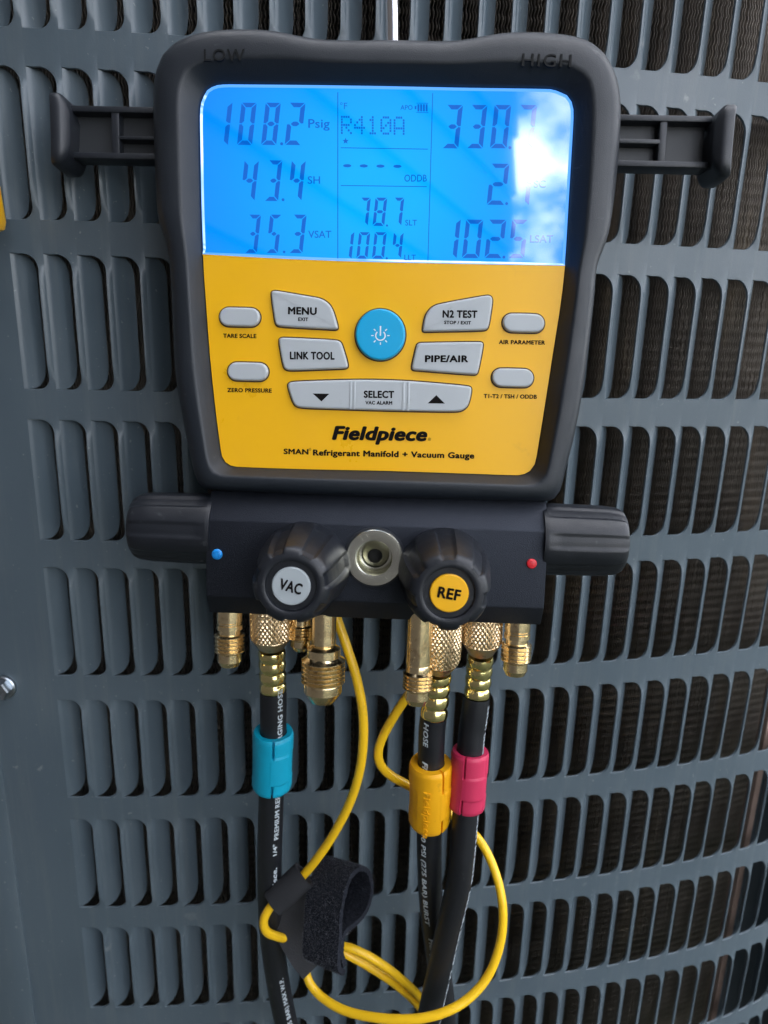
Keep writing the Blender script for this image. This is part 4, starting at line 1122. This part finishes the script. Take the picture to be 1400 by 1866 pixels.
# short curled fibres on the outer side
fv, ff = [], []
for _ in range(22000):
    i = random.randrange(2, len(path) - 4); p = path[i].lerp(path[i + 1], random.random()); t = (path[i + 1] - path[i - 1]).normalized(); nr = t.cross(A).normalized()
    p = p + A * random.uniform(-.0124, .0124)
    side = 1
    if (p - mmv(-1, 4)).dot(nr) < 0: side = -1
    p = p + nr * side * .00095
    d = (nr * side * random.uniform(.3, 1) + t * random.uniform(-1, 1) + A * random.uniform(-1, 1)) * random.uniform(.0006, .0016); sd = Vector((random.uniform(-1, 1), random.uniform(-1, 1), random.uniform(-1, 1))) * .00012
    n = len(fv); fv += [p - sd, p + sd, p + d]; ff.append((n, n + 1, n + 2))
M['fibre'] = mat('fibre_highlight', (0.05, 0.055, 0.068), 0.6)  # paler than the strap fabric: the fibres' highlights put into the colour
obj('fuzz', fv, ff, M['fibre'], roll, base=SC, smooth=False)['kind'] = 'stuff'
# narrow flat band hugging the upper strand
ca, cc = WY(557, 1591, .3090), WY(496, 1649, .3045)
ax = (cc - ca).normalized(); mid = ca.lerp(cc, .5)
vb = (CAM - mid); vb = (vb - ax * vb.dot(ax)).normalized(); pb = ax.cross(vb)
band = [mid + pb * (.0066 * math.cos(a)) + vb * (.0034 * math.sin(a)) for a in np.linspace(R(150), R(520), 40)]
V, Fc = ribbon(band, ax, (cc - ca).length * .92, .0014, 8, .0001)
obj('strap_band', V, Fc, M['webbing'], strap, base=SC, sharp=70)
# flat tail running from the band down behind the roll
tail = crom([WY(540, 1602, .317), WY(530, 1640, .318), WY(533, 1680, .314), WY(556, 1725, .309), WY(580, 1757, .306)], 8)
V, Fc = ribbon(tail, (imr * .9 + imu * .35 ).normalized(), .021, .0014, 8, .0001)
obj('strap_tail', V, Fc, M['webbing'], strap, base=SC, sharp=70)

# ------------------------------------------------------------------ yellow thing peeping in at the left edge
V, Fc = box(-.030, 0, -.010, .010, 0, .026, .0055)
o = obj('tool_casing', [Vector(q) for q in V], Fc, M['yellow'])
o.location = WY(4.0, 424, .330); o.rotation_euler = (0, R(-4), 0)
tag(o, 'yellow rounded plastic casing peeping in at the left edge', 'tool')

# ------------------------------------------------------------------ what the display mirrors: house wall behind the viewer, ground
def wall_mat():
    m = mat('dark_siding', (0.05, 0.045, 0.042), 0.8, vary=0.2, vscale=3); return m
a = Vector((-1.2, 0.9, 0)); c = Vector((0.27, -1.6, 0)); d = (c - a).normalized(); nrm = Vector((-d.y, d.x, 0))
if nrm.x < 0: nrm = -nrm
V, Fc = [], []
parts = []
for i in range(16):
    z0 = i * .18; q = [a + Vector((0, 0, z0)), c + Vector((0, 0, z0)), c + nrm * .0 + Vector((0, 0, z0 + .18)), a + Vector((0, 0, z0 + .18))]
    q[0] = q[0] + nrm * .018; q[1] = q[1] + nrm * .018
    back = [p - nrm * .2 for p in (a + Vector((0, 0, z0)), c + Vector((0, 0, z0)), c + Vector((0, 0, z0 + .18)), a + Vector((0, 0, z0 + .18)))]
    parts.append(loft([q, back], cap0=True, cap1=True))
ov = 0.15                                              # overhang of an unseen eave, added to block sky light
E0, E1 = a - d * 1.5, c
parts.append(loft([[E0 + Vector((0, 0, z)), E1 + Vector((0, 0, z)), E1 + nrm * ov + Vector((0, 0, z)), E0 + nrm * ov + Vector((0, 0, z))] for z in (2.86, 3.02)], cap0=True, cap1=True))
V, Fc = join(*parts)
o = obj('house_wall', [p - a for p in V], Fc, wall_mat(), smooth=False); o.location = a
tag(o, 'dark house wall standing behind the viewer, mirrored in the display', 'wall')
V, Fc = loft([[Vector((x, y, 0)) for x in (-60, 60)] for y in (-60, 60)], closed=False)
o = obj('ground', V, Fc, mat('ground', (0.035, 0.042, 0.028), 0.9, vary=0.4, vscale=2), smooth=False); o['kind'] = 'structure'
